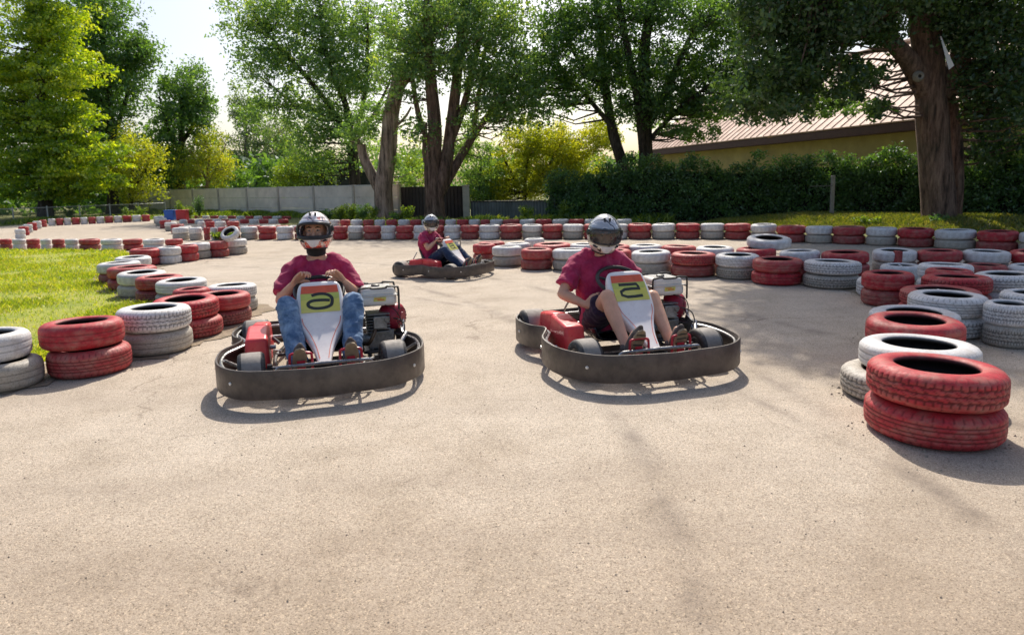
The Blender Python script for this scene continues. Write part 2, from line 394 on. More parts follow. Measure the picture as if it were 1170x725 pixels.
# the many small tyres of the far rows, too far to tell apart: one mass
def merge(objs,name):
    V=[];L=[];MI=[];G=[];I=[];b=0;mats=[]
    for o in objs:
        me=o.data; n=len(me.vertices); v=np.empty(n*3,dtype=np.float32); me.vertices.foreach_get('co',v); v=v.reshape(-1,3)
        M=np.array(Matrix.LocRotScale(o.location,o.rotation_euler,o.scale)); v=v@M[:3,:3].T+M[:3,3]; V.append(v)
        l=np.empty(len(me.loops),dtype=np.int32); me.loops.foreach_get('vertex_index',l); L.append(l+b); b+=n
        if me.materials[0] not in mats: mats.append(me.materials[0])
        MI.append(np.full(len(me.polygons),mats.index(me.materials[0]),dtype=np.int32))
        for nm,A in (('groove',G),('inner',I)):
            a=np.empty(n,dtype=np.float32); me.attributes[nm].data.foreach_get('value',a); A.append(a)
        bpy.data.objects.remove(o)
    V=np.concatenate(V);L=np.concatenate(L);MI=np.concatenate(MI)
    me=bpy.data.meshes.new(name); me.vertices.add(len(V)); me.vertices.foreach_set('co',V.ravel()); me.loops.add(len(L)); me.loops.foreach_set('vertex_index',L)
    me.polygons.add(len(L)//4); me.polygons.foreach_set('loop_start',np.arange(0,len(L),4,dtype=np.int32)); me.update(calc_edges=True); me.polygons.foreach_set('material_index',MI)
    for nm,A in (('groove',G),('inner',I)):
        a=me.attributes.new(nm,'FLOAT','POINT'); a.data.foreach_set('value',np.concatenate(A))
    for m in mats: me.materials.append(m)
    me.shade_smooth(); return link(name,me)
tag(merge(STUFF,'far_tyre_rows'),'rows of tiny red and white tyres along the far side of the track','tyres',kind='stuff')

# white cable ties holding neighbouring tyres together, and one red block
M_tie=mat('white_nylon_strap',(.82,.82,.82),.5,.08,30)
for (px_,py_,D_,ln,lb) in ((1078,340,5.75,.10,'white cable tie hanging over the nearer white tyre of the right-hand chain'),(1098,327,6.3,.08,'white cable tie on the pale red tyre of the right-hand chain'),(1030,307,8.3,.07,'short white cable tie on the red tyre beside the island row')):
    p=at(px_,py_,D_); m=MB(); m.poly([(-.008,0,-ln/2),(.008,0,-ln/2),(.010,0,ln/2),(-.006,0,ln/2)],(0,.003,0)); m.poly([(-.006,0,ln/2),(.010,0,ln/2),(.010,.09,ln/2+.012),(-.006,.09,ln/2+.012)],(0,0,.003))
    o=m.build('cable_tie',M_tie,None,0); o.location=p; tag(o,lb,'cable tie')
p=gp(1024,313); m=MB(); m.box((0,0,.155),(.09,.12,.31),Matrix.Rotation(R(3),3,'Y'),.85); o=m.build('marker_block',TM['d'],None,bevel=.012); o.location=(p.x,p.y,0); tag(o,'dull red upright block standing among the island tyres','marker')
# ------------------------------------------------------------------ karts
K={}
K['bump']=mat('scuffed_brown_plastic',(.075,.058,.050),.42,.35,9,dirt=(.20,.16,.13),dirtamt=.7,bump=.25)
K['steel']=mat('brushed_steel',(.42,.42,.43),.33,.2,25,metal=.9,dirt=(.12,.1,.08))
K['dsteel']=mat('dark_painted_steel',(.05,.05,.055),.45,.3,20,metal=.3,dirt=(.2,.16,.12))
K['red']=mat('red_moulded_plastic',(.78,.05,.06),.35,.18,7,dirt=(.75,.32,.26),dirtamt=.55,bump=.12)
K['redm']=mat('red_painted_steel',(.55,.02,.04),.35,.2,20)
K['cover']=mat('crimson_painted_metal',(.36,.01,.04),.35,.3,30,dirt=(.1,.03,.03))
K['white']=mat('white_fibreglass',(.90,.86,.85),.3,.06,6,dirt=(.68,.55,.52),dirtamt=.5,coat=.3,bump=.05)
K['tank']=mat('white_tank_enamel',(.78,.76,.72),.28,.08,9,dirt=(.5,.45,.38),dirtamt=.4,coat=.3,bump=.04)
K['orange']=mat('orange_vinyl',(.75,.13,.06),.4,.15,15)
K['yellow']=mat('yellow_vinyl',(.72,.66,.10),.4,.12,12,dirt=(.6,.6,.3),dirtamt=.5)
K['lime']=mat('yellow_green_vinyl',(.55,.60,.13),.4,.12,12)
K['ink']=mat('black_vinyl',(.03,.035,.03),.5,.2,12)
K['rubber']=mat('slick_kart_rubber',(.035,.034,.036),.62,.35,14,dirt=(.30,.26,.22),dirtamt=.65,bump=.3)
K['tread']=mat('dusty_slick_tread',(.30,.27,.24),.75,.3,14,dirt=(.48,.42,.36),dirtamt=.7,bump=.3)
K['black']=mat('black_plastic',(.02,.02,.022),.4,.3,14,dirt=(.1,.09,.08),dirtamt=.4)
K['alu']=mat('cast_aluminium',(.38,.38,.37),.5,.35,30,metal=.75,dirt=(.06,.055,.05),dirtamt=.8,bump=.5)
K['pipe']=mat('heat_stained_exhaust',(.22,.15,.10),.5,.4,22,metal=.8)
K['foam']=mat('air_filter_foam',(.03,.03,.03),.9,.3,40)
K['bolt']=mat('bright_bolt_head',(.75,.73,.70),.3,.1,30,metal=.4)
K['seat']=mat('black_fibreglass_seat',(.025,.025,.028),.3,.3,9,coat=.3)
def glyph(kind):
    """mirror-written digits as strokes on a unit square (x to the right of the picture, y up)"""
    if kind=='6': return [[(-.30,.36),(-.05,.44),(.22,.40),(.40,.22),(.42,-.02),(.36,-.24),(.12,-.36),(-.20,-.36),(-.40,-.24),(-.42,-.05),(-.25,.07),(.08,.08),(.34,.04)]]
    if kind=='5': return [[(-.42,.36),(.0,.36),(.32,.36),(.36,.2),(.40,.08),(.1,.10),(-.22,.08),(-.40,-.04),(-.40,-.24),(-.2,-.36),(.1,-.36),(.44,-.33)]]
    return [[(-.38,.34),(.0,.40),(.3,.34),(.32,.0),(.34,-.34),(.48,-.36)],[(.3,.04),(-.1,.06),(-.36,-.02),(-.36,-.26),(-.1,-.34),(.3,-.28)],[(-.36,.0),(-.36,.2)]]
def make_kart(num):
    k=empty('go_kart')
    # --- wrap-around bumper strip
    half=[(0,-.95),(.26,-.94),(.46,-.87),(.60,-.72),(.665,-.50),(.665,-.26),(.60,-.10),(.555,.0),(.57,.09),(.625,.20),(.645,.36),(.62,.54),(.52,.64),(.2,.66)]
    pts=[Vector((x,y,0)) for x,y in half]+[Vector((-x,y,0)) for x,y in half[::-1] if x>0]
    C=crom(pts,8,True); n=len(C)
    sec=[(-.004,0),(-.009,.008),(-.009,.165),(-.004,.175),(.006,.175),(.010,.165),(.010,.008),(.006,0)]
    vs=[];
    for i in range(n):
        t=(C[(i+1)%n]-C[i-1]).normalized(); nr=Vector((t.y,-t.x,0))
        rise=.055+ (.005*math.sin(i*.13)+.002*math.sin(i*.37))
        for a,z in sec: vs.append(C[i]+nr*a+Vector((0,0,rise+z*1.03)))
    m=MB(); S=len(sec)
    m.add(vs,[(i*S+j,((i+1)%n)*S+j,((i+1)%n)*S+(j+1)%S,i*S+(j+1)%S) for i in range(n) for j in range(S)])
    bp=m.build('bumper',K['bump'],k,40)
    for sx in (-1,1):
        for (x,y,a) in ((.555,-.795,R(-48)),(.655,-.2,R(10)),(.652,.35,R(-4)),(.30,-.935,R(-82))):
            if x==.30: continue
            b=MB(); dn=Vector((math.cos(a)*sx,math.sin(a),0)); p=Vector((x*sx,y,.15))+dn*.004
            b.tube([p,p+dn*.004,p+dn*.008],[.011,.011,.006],10); b.build('bolt',K['bolt'],bp)
    # --- inner bumper tube and its stays
    m=MB(); inn=[c*1 for c in C]
    tube=[]
    for i in range(0,n,2):
        t=(C[(i+1)%n]-C[i-1]).normalized(); nr=Vector((t.y,-t.x,0)); sgn=-1 if nr.dot(C[i]-Vector((0,-.1,0)))>0 else 1
        tube.append(C[i]+nr*(.026*sgn)+Vector((0,0,.205)))
    m.tube(tube,.011,7,True)
    for sx in (-1,1):
        m.tube([(.25*sx,-.90,.205),(.24*sx,-.80,.14),(.22*sx,-.66,.085)],.011,7)
        m.tube([(.63*sx,-.42,.205),(.50*sx,-.32,.10),(.30*sx,-.25,.08)],.011,7)
        m.tube([(.62*sx,.36,.205),(.5*sx,.30,.12),(.30*sx,.22,.08)],.011,7)
        m.tube([(.3*sx,.70,.205),(.28*sx,.62,.1),(.26*sx,.55,.08)],.011,7)
    m.build('bumper_tube',K['steel'],k)
    # --- chassis
    m=MB()
    for sx in (-1,1):
        m.tube(crom([(.12*sx,-.86,.075),(.2*sx,-.78,.075),(.24*sx,-.6,.075),(.31*sx,-.3,.07),(.34*sx,.1,.07),(.27*sx,.45,.075),(.27*sx,.64,.08)],4),.016,8)
        m.tube([(.24*sx,-.62,.08),(.36*sx,-.54,.11)],.02,8)
    for y,xx in ((-.84,.14),(-.62,.24),(-.30,.31),(.14,.34),(.5,.27)): m.tube([(-xx,y,.075),(xx,y,.075)],.015,8)
    m.tube([(-.10,-.50,.08),(0,-.30,.2),(.10,-.50,.08)],.010,7); m.tube([(0,-.30,.2),(0,-.2,.42)],.012,7)
    m.build('chassis_frame',K['dsteel'],k)
    m=MB(); m.box((0,-.33,.058),(.52,.66,.006)); m.build('floor_tray',K['dsteel'],k,bevel=.002)
    # --- upper front bar, tie rods, front axle
    m=MB(); m.tube(crom([(-.30,-.70,.115),(-.29,-.72,.19),(-.2,-.735,.205),(.2,-.735,.205),(.29,-.72,.19),(.30,-.70,.115)],5),.012,8)
    m.tube([(-.31,-.70,.10),(.31,-.70,.10)],.010,8); m.build('front_bar',K['steel'],k)
    m=MB(); m.tube([(-.36,-.44,.13),(0,-.40,.12),(.36,-.44,.13)],.007,6)
    for sx in (-1,1): m.ell((.355*sx,-.44,.13),(.016,.016,.016),8); m.tube([(.24*sx,-.62,.08),(.345*sx,-.53,.13)],.012,6)
    m.build('tie_rod',K['steel'],k)
    m=MB(); m.tube([(-.53,.52,.135),(.53,.52,.135)],.016,10); 
    m.lathe([(.03,-.006),(.10,-.006),(.10,.006),(.03,.006)],20,(-.2,.52,.135),'x',True); m.lathe([(.02,-.005),(.085,-.005),(.085,.005),(.02,.005)],24,(.2,.52,.135),'x',True)
    m.build('rear_axle',K['steel'],k)
    # --- wheels
    for (x,y,r,wd,steer) in ((-.455,-.52,.132,.165,.06),(.455,-.52,.132,.165,.06),(-.49,.52,.142,.20,0),(.49,.52,.142,.20,0)):
        M=Matrix.Rotation(steer,3,'Z'); sx=1 if x>0 else -1; c=(x,y,r)
        m=MB(); h=wd/2
        m.lathe([(.02,-h*.2),(.03,-h*.55),(.058,-h*.6),(.062,-h*.9),(.072,-h*.95),(.066,-h*.6),(.066,h*.6),(.072,h*.95),(.062,h*.9),(.058,h*.6),(.03,h*.55),(.02,h*.2)],26,c,'x',True,M)
        m.lathe([(.001,h*.75*sx),(.02,h*.72*sx),(.024,h*.5*sx),(.024,0)],12,c,'x',False,M)
        for q in range(3):
            a=q*2*PI/3+.3; p=M@Vector((h*.62*sx,math.cos(a)*.042,math.sin(a)*.042)); d=M@Vector((.012*sx,0,0)); m.tube([Vector(c)+p,Vector(c)+p+d],.008,6)
        wh=m.build('wheel',K['steel'],k,40)
        t=MB(); P=[(.064,-h*.8),(.075,-h*.97),(.10,-h*1.02),(.118,-h*.98),(r-.006,-h*.86),(r-.001,-h*.70),(r,-h*.35),(r+.001,0),(r,h*.35),(r-.001,h*.70),(r-.006,h*.86),(.118,h*.98),(.10,h*1.02),(.075,h*.97),(.064,h*.8)]
        t.lathe(P,40,c,'x',True,M); nn=len(P); t.mi=[1 if 5<=i%nn<=8 else 0 for i in range(len(t.f))]
        t.build('tyre',[K['rubber'],K['tread']],wh,50)
        if y<0:
            m=MB(); m.tube([(x-sx*.12,y,.13),(x-sx*.02,y,r)],.014,8); m.box((x-sx*.11,y,.13),(.03,.05,.09)); m.build('stub_axle',K['dsteel'],wh)
    # --- side pod on the picture's left
    m=MB()
    secp=[(-.35,0),(-.17,.09),(.0,.13),(.3,.13),(.42,.05)]
    def pod(x0,x1,y0,y1,zb,zt,zt2,rr=.02):
        vs=[(x0,y0,zb),(x1,y0,zb),(x1,y1,zb),(x0,y1,zb),(x0+.012,y0+.02,zt),(x1-.012,y0+.02,zt),(x1-.012,y1-.02,zt2),(x0+.012,y1-.02,zt2)]
        m.add(vs,[(3,2,1,0),(4,5,6,7),(0,1,5,4),(1,2,6,5),(2,3,7,6),(3,0,4,7)])
    pod(-.52,-.35,-.30,.05,.085,.30,.34); pod(-.50,-.355,.04,.36,.09,.335,.30)
    sp=m.build('side_pod',K['red'],k,30,bevel=.022,seg=3)
    m=MB(); m.tube([(-.36,-.12,.2),(-.32,-.12,.2)],.016,8); m.tube([(-.36,.2,.2),(-.31,.2,.15)],.014,8); m.build('bracket',K['steel'],sp)
    # --- seat
    m=MB(); rows_=[]
    prof=[(-.10,.12,.20),(-.02,.10,.205),(.10,.095,.21),(.20,.12,.215),(.27,.20,.215),(.32,.32,.21),(.36,.44,.20),(.385,.54,.17)]
    for (y,z,hw) in prof:
        r_=[]
        for q in range(11):
            s_=(q-5)/5; lift=.11*abs(s_)**3*(1 if z<.4 else .6)
            r_.append((hw*math.sin(s_*PI/2*.95),y-(lift*.9 if z>.19 else 0),z+(lift if z<=.3 else lift*.2)))
        rows_.append(r_)
    vs=[p for r_ in rows_ for p in r_]; m.add(vs,[(i*11+j,i*11+j+1,(i+1)*11+j+1,(i+1)*11+j) for i in range(len(rows_)-1) for j in range(10)])
    s_=m.build('seat',K['seat'],k,60); md=s_.modifiers.new('thick','SOLIDIFY'); md.thickness=.012; md.offset=1
    m=MB()
    for sx in (-1,1): m.tube([(.27*sx,.14,.08),(.26*sx,.12,.17),(.225*sx,.12,.22)],.009,6); m.tube([(.27*sx,.5,.1),(.24*sx,.42,.3),(.19*sx,.37,.42)],.009,6)
    m.build('seat_stay',K['steel'],k)
    # --- steering wheel and column
    ax=Vector((0,-.55,.83)).normalized(); cen=Vector((0,-.085,.575)); ux=Vector((1,0,0)); uy=ax.cross(ux)
    m=MB(); ring=[cen+ux*(.168*math.cos(a))+uy*(.152*math.sin(a)) for a in [2*PI*i/40 for i in range(40)]]; m.tube(ring,.0145,10,True)
    sw=m.build('steering_wheel',K['black'],k)
    m=MB()
    for a in (R(20),R(160),R(270)): m.tube([cen-ax*.03,cen+ux*(.158*math.cos(a))+uy*(.145*math.sin(a))],[.013,.009],6)
    m.tube([cen-ax*.035,cen-ax*.015],.035,12); m.build('spoke',K['dsteel'],sw)
    m=MB(); m.tube([cen-ax*.02,Vector((0,-.30,.32)),Vector((0,-.42,.13))],.010,8); m.build('steering_column',K['steel'],k)
    # --- nose fairing: folded shell from the steering wheel to the toe bar
    st=[(-.155,.650,.105,.02),(-.175,.642,.138,.05),(-.20,.605,.150,.07),(-.27,.520,.158,.08),(-.335,.440,.156,.08),(-.37,.398,.146,.075),(-.43,.340,.105,.07),(-.52,.268,.062,.05),(-.62,.205,.043,.03),(-.655,.185,.036,.02)]
    vs=[];NS=9
    for (y,z,hw,dep) in st:
        nx=Vector((0,.62,-.78))
        for q,(a,b) in enumerate([(-1.0,1.0),(-1.02,.45),(-.97,.08),(-.86,0),(0,-.04),(.86,0),(.97,.08),(1.02,.45),(1.0,1.0)]):
            vs.append(Vector((a*hw,y,z))+Vector((0,.45,-.89))*(b*dep))
    m=MB(); m.add(vs,[(i*NS+j,i*NS+j+1,(i+1)*NS+j+1,(i+1)*NS+j) for i in range(len(st)-1) for j in range(NS-1)]+[tuple(range(NS))[::-1]])
    fa=m.build('nose_fairing',K['white'],k,40); md=fa.modifiers.new('thick','SOLIDIFY'); md.thickness=.004; md.offset=-1
    md=fa.modifiers.new('sub','SUBSURF'); md.levels=1; md.render_levels=2
    # surface frame of the number area
    p0=Vector((0,-.20,.605)); p1=Vector((0,-.335,.440)); dn=(p1-p0); Ln=dn.length; dn.normalize(); nn=Vector((1,0,0)).cross(dn); 
    if nn.z<0: nn=-nn
    def S(u,v,h=.006): return p0+dn*v+Vector((u,0,0))+nn*(h)
    def patch(name,u0,u1,v0,v1,mt,h=.0065,sk=0,th=.0012):
        m=MB(); m.poly([S(u0+sk,v0,h),S(u1-sk,v0,h),S(u1,v1,h),S(u0,v1,h)],nn*th); o=m.build(name,mt,fa,0); return o
    patch('orange_band',-.128,.128,-.022,.038,K['orange'],.0075,.008)
    patch('number_plate',-.130,.130,.040,.088,K['lime'],.0075)
    patch('number_plate',-.130,.130,.089,.190,K['yellow'],.0075)
    m=MB()
    gs={'6':(.10,.105),'5':(.10,.105),'8':(.09,.11)}[num]
    for st_ in glyph(num):
        c_=crom([(x,y,0) for x,y in st_],5) if num=='6' else [Vector((x,y,0)) for x,y in st_]
        w_=.023
        L=[];Rr=[]
        for i,p in enumerate(c_):
            t=(c_[min(i+1,len(c_)-1)]-c_[max(i-1,0)]); t=Vector((t.x*gs[0]*2,t.y*gs[1]*1.4,0)).normalized(); q=Vector((-t.y,t.x,0)); P=Vector((p.x*gs[0]*1.9,p.y*gs[1]*1.35,0))
            a=P+q*w_*.5; b=P-q*w_*.5; L.append(S(a.x,.108-a.y,.0096)); Rr.append(S(b.x,.108-b.y,.0096))
        N=len(L); m.add(L+Rr,[(i,i+1,N+i+1,N+i) for i in range(N-1)])
    m.build('number',K['ink'],fa,0)
    # thin red pinstripes down the nose
    m=MB()
    for sx in (-1,1):
        c_=crom([(sx*.128,-.345,.428),(sx*.118,-.38,.388),(sx*.082,-.435,.336),(sx*.046,-.525,.266),(sx*.028,-.62,.207)],6)
        L=[];Rr=[]
        for p in c_: L.append(p+Vector((-.0022,0,0))+nn*.0065); Rr.append(p+Vector((.0022,0,0))+nn*.0065)
        N=len(L); m.add(L+Rr,[(i,i+1,N+i+1,N+i) for i in range(N-1)])
    m.build('pinstripe',K['orange'],fa,0)
    # --- pedals: red hoops in front of the shoes
    for x,nm in ((-.145,'pedal'),(.165,'pedal')):
        m=MB(); m.tube(crom([(x-.065,-.70,.09),(x-.068,-.70,.24),(x-.05,-.70,.275),(x+.05,-.70,.275),(x+.068,-.70,.24),(x+.065,-.70,.09)],5),.0085,8)
        m.tube([(x-.066,-.70,.15),(x+.066,-.70,.15)],.007,8); m.box((x,-.695,.19),(.05,.008,.07)); m.build(nm,K['redm'],k)
    # --- engine
    ex,ey=.43,.06
    m=MB(); m.box((ex,ey,.17),(.19,.22,.14)); m.box((ex-.02,ey-.02,.29),(.13,.15,.10))
    for i in range(7): m.box((ex-.02,ey-.06,.235+i*.022),(.17,.19,.009))
    m.tube([(ex-.08,ey-.10,.18),(ex-.15,ey-.10,.18)],.045,14); m.box((ex-.01,ey-.14,.31),(.10,.07,.09)); m.tube([(ex+.04,ey-.18,.33),(ex+.04,ey-.15,.33)],.022,10)
    for a,b in ((-.07,.10),(.06,.10),(-.07,.24),(.06,.24)): m.tube([(ex+a,ey-.12,b),(ex+a,ey-.105,b)],.010,8)
    en=m.build('engine',K['alu'],k,35,bevel=.004)
    m=MB(); m.box((ex-.01,ey-.01,.088),(.26,.30,.02)); m.tube([(ex-.12,ey-.16,.09),(ex+.14,ey-.16,.09)],.014,8); m.build('engine_mount',K['dsteel'],k,bevel=.003)
    m=MB(); m.box((ex-.01,ey,.468),(.27,.28,.085)); tk=m.build('fuel_tank',K['tank'],en,40,bevel=.028,seg=4)
    m=MB(); m.box((ex-.01,ey,.533),(.262,.272,.06),taper=.92); m.build('tank_top',K['tank'],tk,40,bevel=.024,seg=4)
    m=MB(); m.box((ex-.01,ey,.507),(.281,.292,.007)); m.build('tank_seam',K['tank'],tk,40,bevel=.003)
    m=MB(); m.tube([(ex-.02,ey-.02,.555),(ex-.02,ey-.02,.575),(ex-.02,ey-.02,.580)],[.032,.032,.02],16); m.build('fuel_cap',K['black'],tk)
    m=MB(); m.poly([(ex-.05,ey-.1425,.465),(ex+.04,ey-.1425,.465),(ex+.045,ey-.1425,.495),(ex-.045,ey-.1425,.495)],(0,-.0015,0)); m.build('warning_sticker',K['yellow'],tk,0)
    m=MB(); m.poly([(ex-.02,ey-.1445,.472),(ex+.03,ey-.1445,.472),(ex+.03,ey-.1445,.480),(ex-.02,ey-.1445,.480)]); m.poly([(ex-.04,ey-.1445,.484),(ex+.01,ey-.1445,.484),(ex+.01,ey-.1445,.490),(ex-.04,ey-.1445,.490)]); m.build('sticker_print',K['orange'],tk,0)
    m=MB()
    for y in (ey-.155,ey+.10): m.tube(crom([(ex-.155,y,.40),(ex-.155,y,.55),(ex-.135,y,.568),(ex-.07,y,.572),(ex-.06,y,.565),(ex+.04,y,.565),(ex+.05,y,.574),(ex+.115,y,.570),(ex+.135,y,.55),(ex+.135,y,.40)],3),.008,6)
    for x in (ex-.155,ex+.135): m.tube([(x,ey-.155,.50),(x,ey+.10,.50)],.007,6)
    m.build('tank_guard',K['black'],en)
    m=MB(); Mr=Matrix.Rotation(R(-38),3,'Z')
    m.lathe([(.001,.085),(.035,.085),(.04,.075),(.075,.07),(.098,.045),(.106,.0),(.104,-.05),(.09,-.08)],28,(ex+.105,ey-.03,.325),'x',False,Mr); 
    rc=m.build('recoil_cover',K['cover'],en,45)
    m=MB(); 
    for q in range(16):
        a=q*2*PI/16; p=Mr@Vector((.072,math.cos(a)*.066,math.sin(a)*.066)); c0=Vector((ex+.105,ey-.03,.325)); m.tube([c0+p,c0+p+Mr@Vector((.003,0,0))],.006,6)
    m.build('vent_hole',K['black'],rc)
    m=MB(); m.box((ex-.155,ey-.02,.36),(.07,.12,.10)); m.build('air_filter',K['foam'],en,bevel=.012)
    m=MB(); m.tube(crom([(ex-.04,ey-.13,.27),(ex-.06,ey-.20,.24),(ex-.10,ey-.20,.17),(ex-.13,ey-.10,.14)],5),.014,8); m.tube([(ex-.17,ey-.20,.13),(ex-.17,ey+.02,.13)],.035,12); m.build('exhaust',K['pipe'],en)
    m=MB(); m.tube(crom([(ex+.02,ey-.1,.34),(ex+.16,ey-.18,.30),(ex+.10,ey-.32,.18),(.3,-.45,.13),(.2,-.6,.12)],6),.005,6); m.tube(crom([(ex-.02,ey-.04,.44),(ex+.10,ey-.2,.40),(ex+.17,ey-.08,.22),(ex+.1,ey+.1,.15)],6),.004,6); m.build('cable',K['black'],k)
    # grey stays beside the engine
    m=MB(); m.tube([(.60,-.16,.23),(.52,-.30,.16),(.46,-.36,.09)],.018,8); m.tube([(.60,-.02,.30),(.56,-.26,.11)],.012,8); m.tube([(.60,-.02,.30),(.585,.12,.15)],.012,8); m.box((.575,-.10,.20),(.012,.10,.12),Matrix.Rotation(R(20),3,'X')); m.build('side_brace',K['steel'],k,bevel=.002)
    return k
# ------------------------------------------------------------------ people
def remesh(m,voxel,smooth_it=4,folds=None,clip=None):
    """union of closed shapes -> one continuous surface"""
    me=m.mesh('tmp',[],0); o=bpy.data.objects.new('tmp',me); ts=TS; ts.collection.objects.link(o)
    a=o.modifiers.new('r','REMESH'); a.mode='VOXEL'; a.voxel_size=voxel; a.use_smooth_shade=True
    b=o.modifiers.new('s','SMOOTH'); b.factor=.5; b.iterations=smooth_it
    vl=ts.view_layers[0]; vl.update(); ev=o.evaluated_get(vl.depsgraph); r=bpy.data.meshes.new_from_object(ev)
    bpy.data.objects.remove(o); bpy.data.meshes.remove(me)
    if folds:
        nv=len(r.vertices); co=np.empty(nv*3); nm=np.empty(nv*3); r.vertices.foreach_get('co',co); r.vertices.foreach_get('normal',nm); co=co.reshape(-1,3); nm=nm.reshape(-1,3)
        dd=[sum(amp*(1-abs(noise.noise(Vector((c[0]*dv[0],c[1]*dv[1],c[2]*dv[2]))*sc_))*2.6) for (sc_,amp,dv) in folds) for c in co]
        r.vertices.foreach_set('co',(co+nm*np.array(dd)[:,None]).ravel()); r.update()
    r.shade_smooth(); return r
def skinmat(name,c):
    m,nt,b=newmat(name); co=nt.coord()
    cl=nt.ramp(nt.noise(co,16,5),[(.3,tuple(x*.82 for x in c)),(.7,c)]); nt.l.new(cl,b.inputs['Base Color'])
    b.inputs['Roughness'].default_value=.5; b.inputs['Subsurface Weight'].default_value=.18; b.inputs['Subsurface Radius'].default_value=(1,.3,.15); b.inputs['Subsurface Scale'].default_value=.012
    nt.l.new(nt.bump(nt.noise(co,160,3),.15,.002),b.inputs['Normal']); return m
def clothmat(name,c,var=.25,weave=900,fade=None,sheen=.15):
    m,nt,b=newmat(name); co=nt.coord()
    cl=nt.ramp(nt.noise(co,7,6,.6),[(.3,tuple(x*(1-var) for x in c)),(.7,c)])
    if fade: cl=nt.mix(nt.ramp(nt.noise(co,11,6,.7),[(.42,(0,0,0)),(.7,(.85,)*3)]),cl,fade)
    nt.l.new(cl,b.inputs['Base Color']); b.inputs['Roughness'].default_value=.85; b.inputs['Sheen Weight'].default_value=sheen
    nt.l.new(nt.bump(nt.noise(co,weave*.4,3),.25,.001),b.inputs['Normal']); return m
PM={'skin':skinmat('sunlit_skin',(.72,.40,.27)),
 'shirt':clothmat('raspberry_cotton',(.42,.010,.085),.3,fade=(.54,.05,.15)),
 'jeans':clothmat('faded_blue_denim',(.07,.16,.32),.4,fade=(.30,.44,.62)),
 'navy':clothmat('navy_cloth',(.012,.03,.085),.3,fade=(.03,.06,.13)),
 'shorts':clothmat('dark_purple_cloth',(.03,.012,.04),.3),
 'buff':clothmat('black_knit',(.012,.012,.014),.2),
 'shoe':mat('grey_brown_suede',(.10,.08,.075),.8,.3,30,dirt=(.35,.3,.25)),
 'sole':mat('tan_rubber_sole',(.33,.24,.15),.7,.25,30),
 'stripe':mat('dark_sole_stripe',(.05,.045,.03),.7,.25,30),
 'eye':mat('eye_white',(.42,.38,.36),.2,.05,30),'iris':mat('dark_iris',(.03,.02,.012),.15,.1,40),'lip':mat('lip_skin',(.45,.14,.11),.5,.1,30),
 'brow':mat('dark_hair',(.03,.018,.01),.8,.3,60)}
def helmetmat(name,kind):
    m,nt,b=newmat(name); co=nt.coord()
    w=nt.new('ShaderNodeTexWave',wave_type='BANDS',bands_direction='DIAGONAL'); w.inputs['Scale'].default_value=5; w.inputs['Distortion'].default_value=9; w.inputs['Detail'].default_value=2; w.inputs['Detail Scale'].default_value=1.4; nt.l.new(co,w.inputs[0])
    sx=nt.new('ShaderNodeSeparateXYZ'); nt.l.new(co,sx.inputs[0])
    if kind=='red':
        c=nt.ramp(w.outputs['Fac'],[(.0,(.70,.68,.69)),(.55,(.62,.58,.62)),(.64,(.42,.12,.12)),(.78,(.72,.70,.70)),(.93,(.16,.14,.18))],'CONSTANT')
        low=nt.ramp(sx.outputs[2],[(.40,(1,1,1)),(.46,(0,0,0))])
        mp=nt.new('ShaderNodeMapRange'); nt.l.new(sx.outputs[2],mp.inputs[0]); mp.inputs[1].default_value=-.07; mp.inputs[2].default_value=-.045
        lowc=nt.ramp(nt.noise(co,26,2),[(.42,(.62,.08,.05)),(.5,(.68,.50,.42)),(.58,(.55,.52,.52)),(.66,(.05,.04,.04))],'CONSTANT')
        c=nt.mix(mp.outputs[0],lowc,c)
    else:
        c=nt.ramp(w.outputs['Fac'],[(.0,(.42,.45,.50)),(.4,(.75,.76,.78)),(.62,(.12,.14,.18)),(.72,(.60,.62,.66)),(.9,(.05,.06,.08))],'CONSTANT')
        mp=nt.new('ShaderNodeMapRange'); nt.l.new(sx.outputs[2],mp.inputs[0]); mp.inputs[1].default_value=-.06; mp.inputs[2].default_value=-.03
        lowc=nt.ramp(nt.noise(co,20,2),[(.42,(.74,.70,.62)),(.55,(.70,.64,.52)),(.62,(.10,.08,.07))],'CONSTANT')
        c=nt.mix(mp.outputs[0],lowc,c)
    nt.l.new(c,b.inputs['Base Color']); b.inputs['Roughness'].default_value=.25; b.inputs['Coat Weight'].default_value=.7; b.inputs['Metallic'].default_value=.25; return m
HM={'red':helmetmat('white_helmet_paint_red_chin','red'),'silver':helmetmat('silver_helmet_paint','silver')}
HM['trim']=mat('black_helmet_trim',(.02,.02,.024),.35,.2,30); HM['pad']=mat('helmet_padding',(.03,.03,.032),.9,.2,50)
HM['chin']=mat('pearl_chin_vent',(.70,.70,.74),.3,.1,30,coat=.5)
vm,vn,vb=newmat('smoked_visor'); vb.inputs['Base Color'].default_value=(.05,.045,.045,1); vb.inputs['Roughness'].default_value=.06; vb.inputs['Coat Weight'].default_value=1; vb.inputs['Alpha'].default_value=.62
HM['visor']=vm
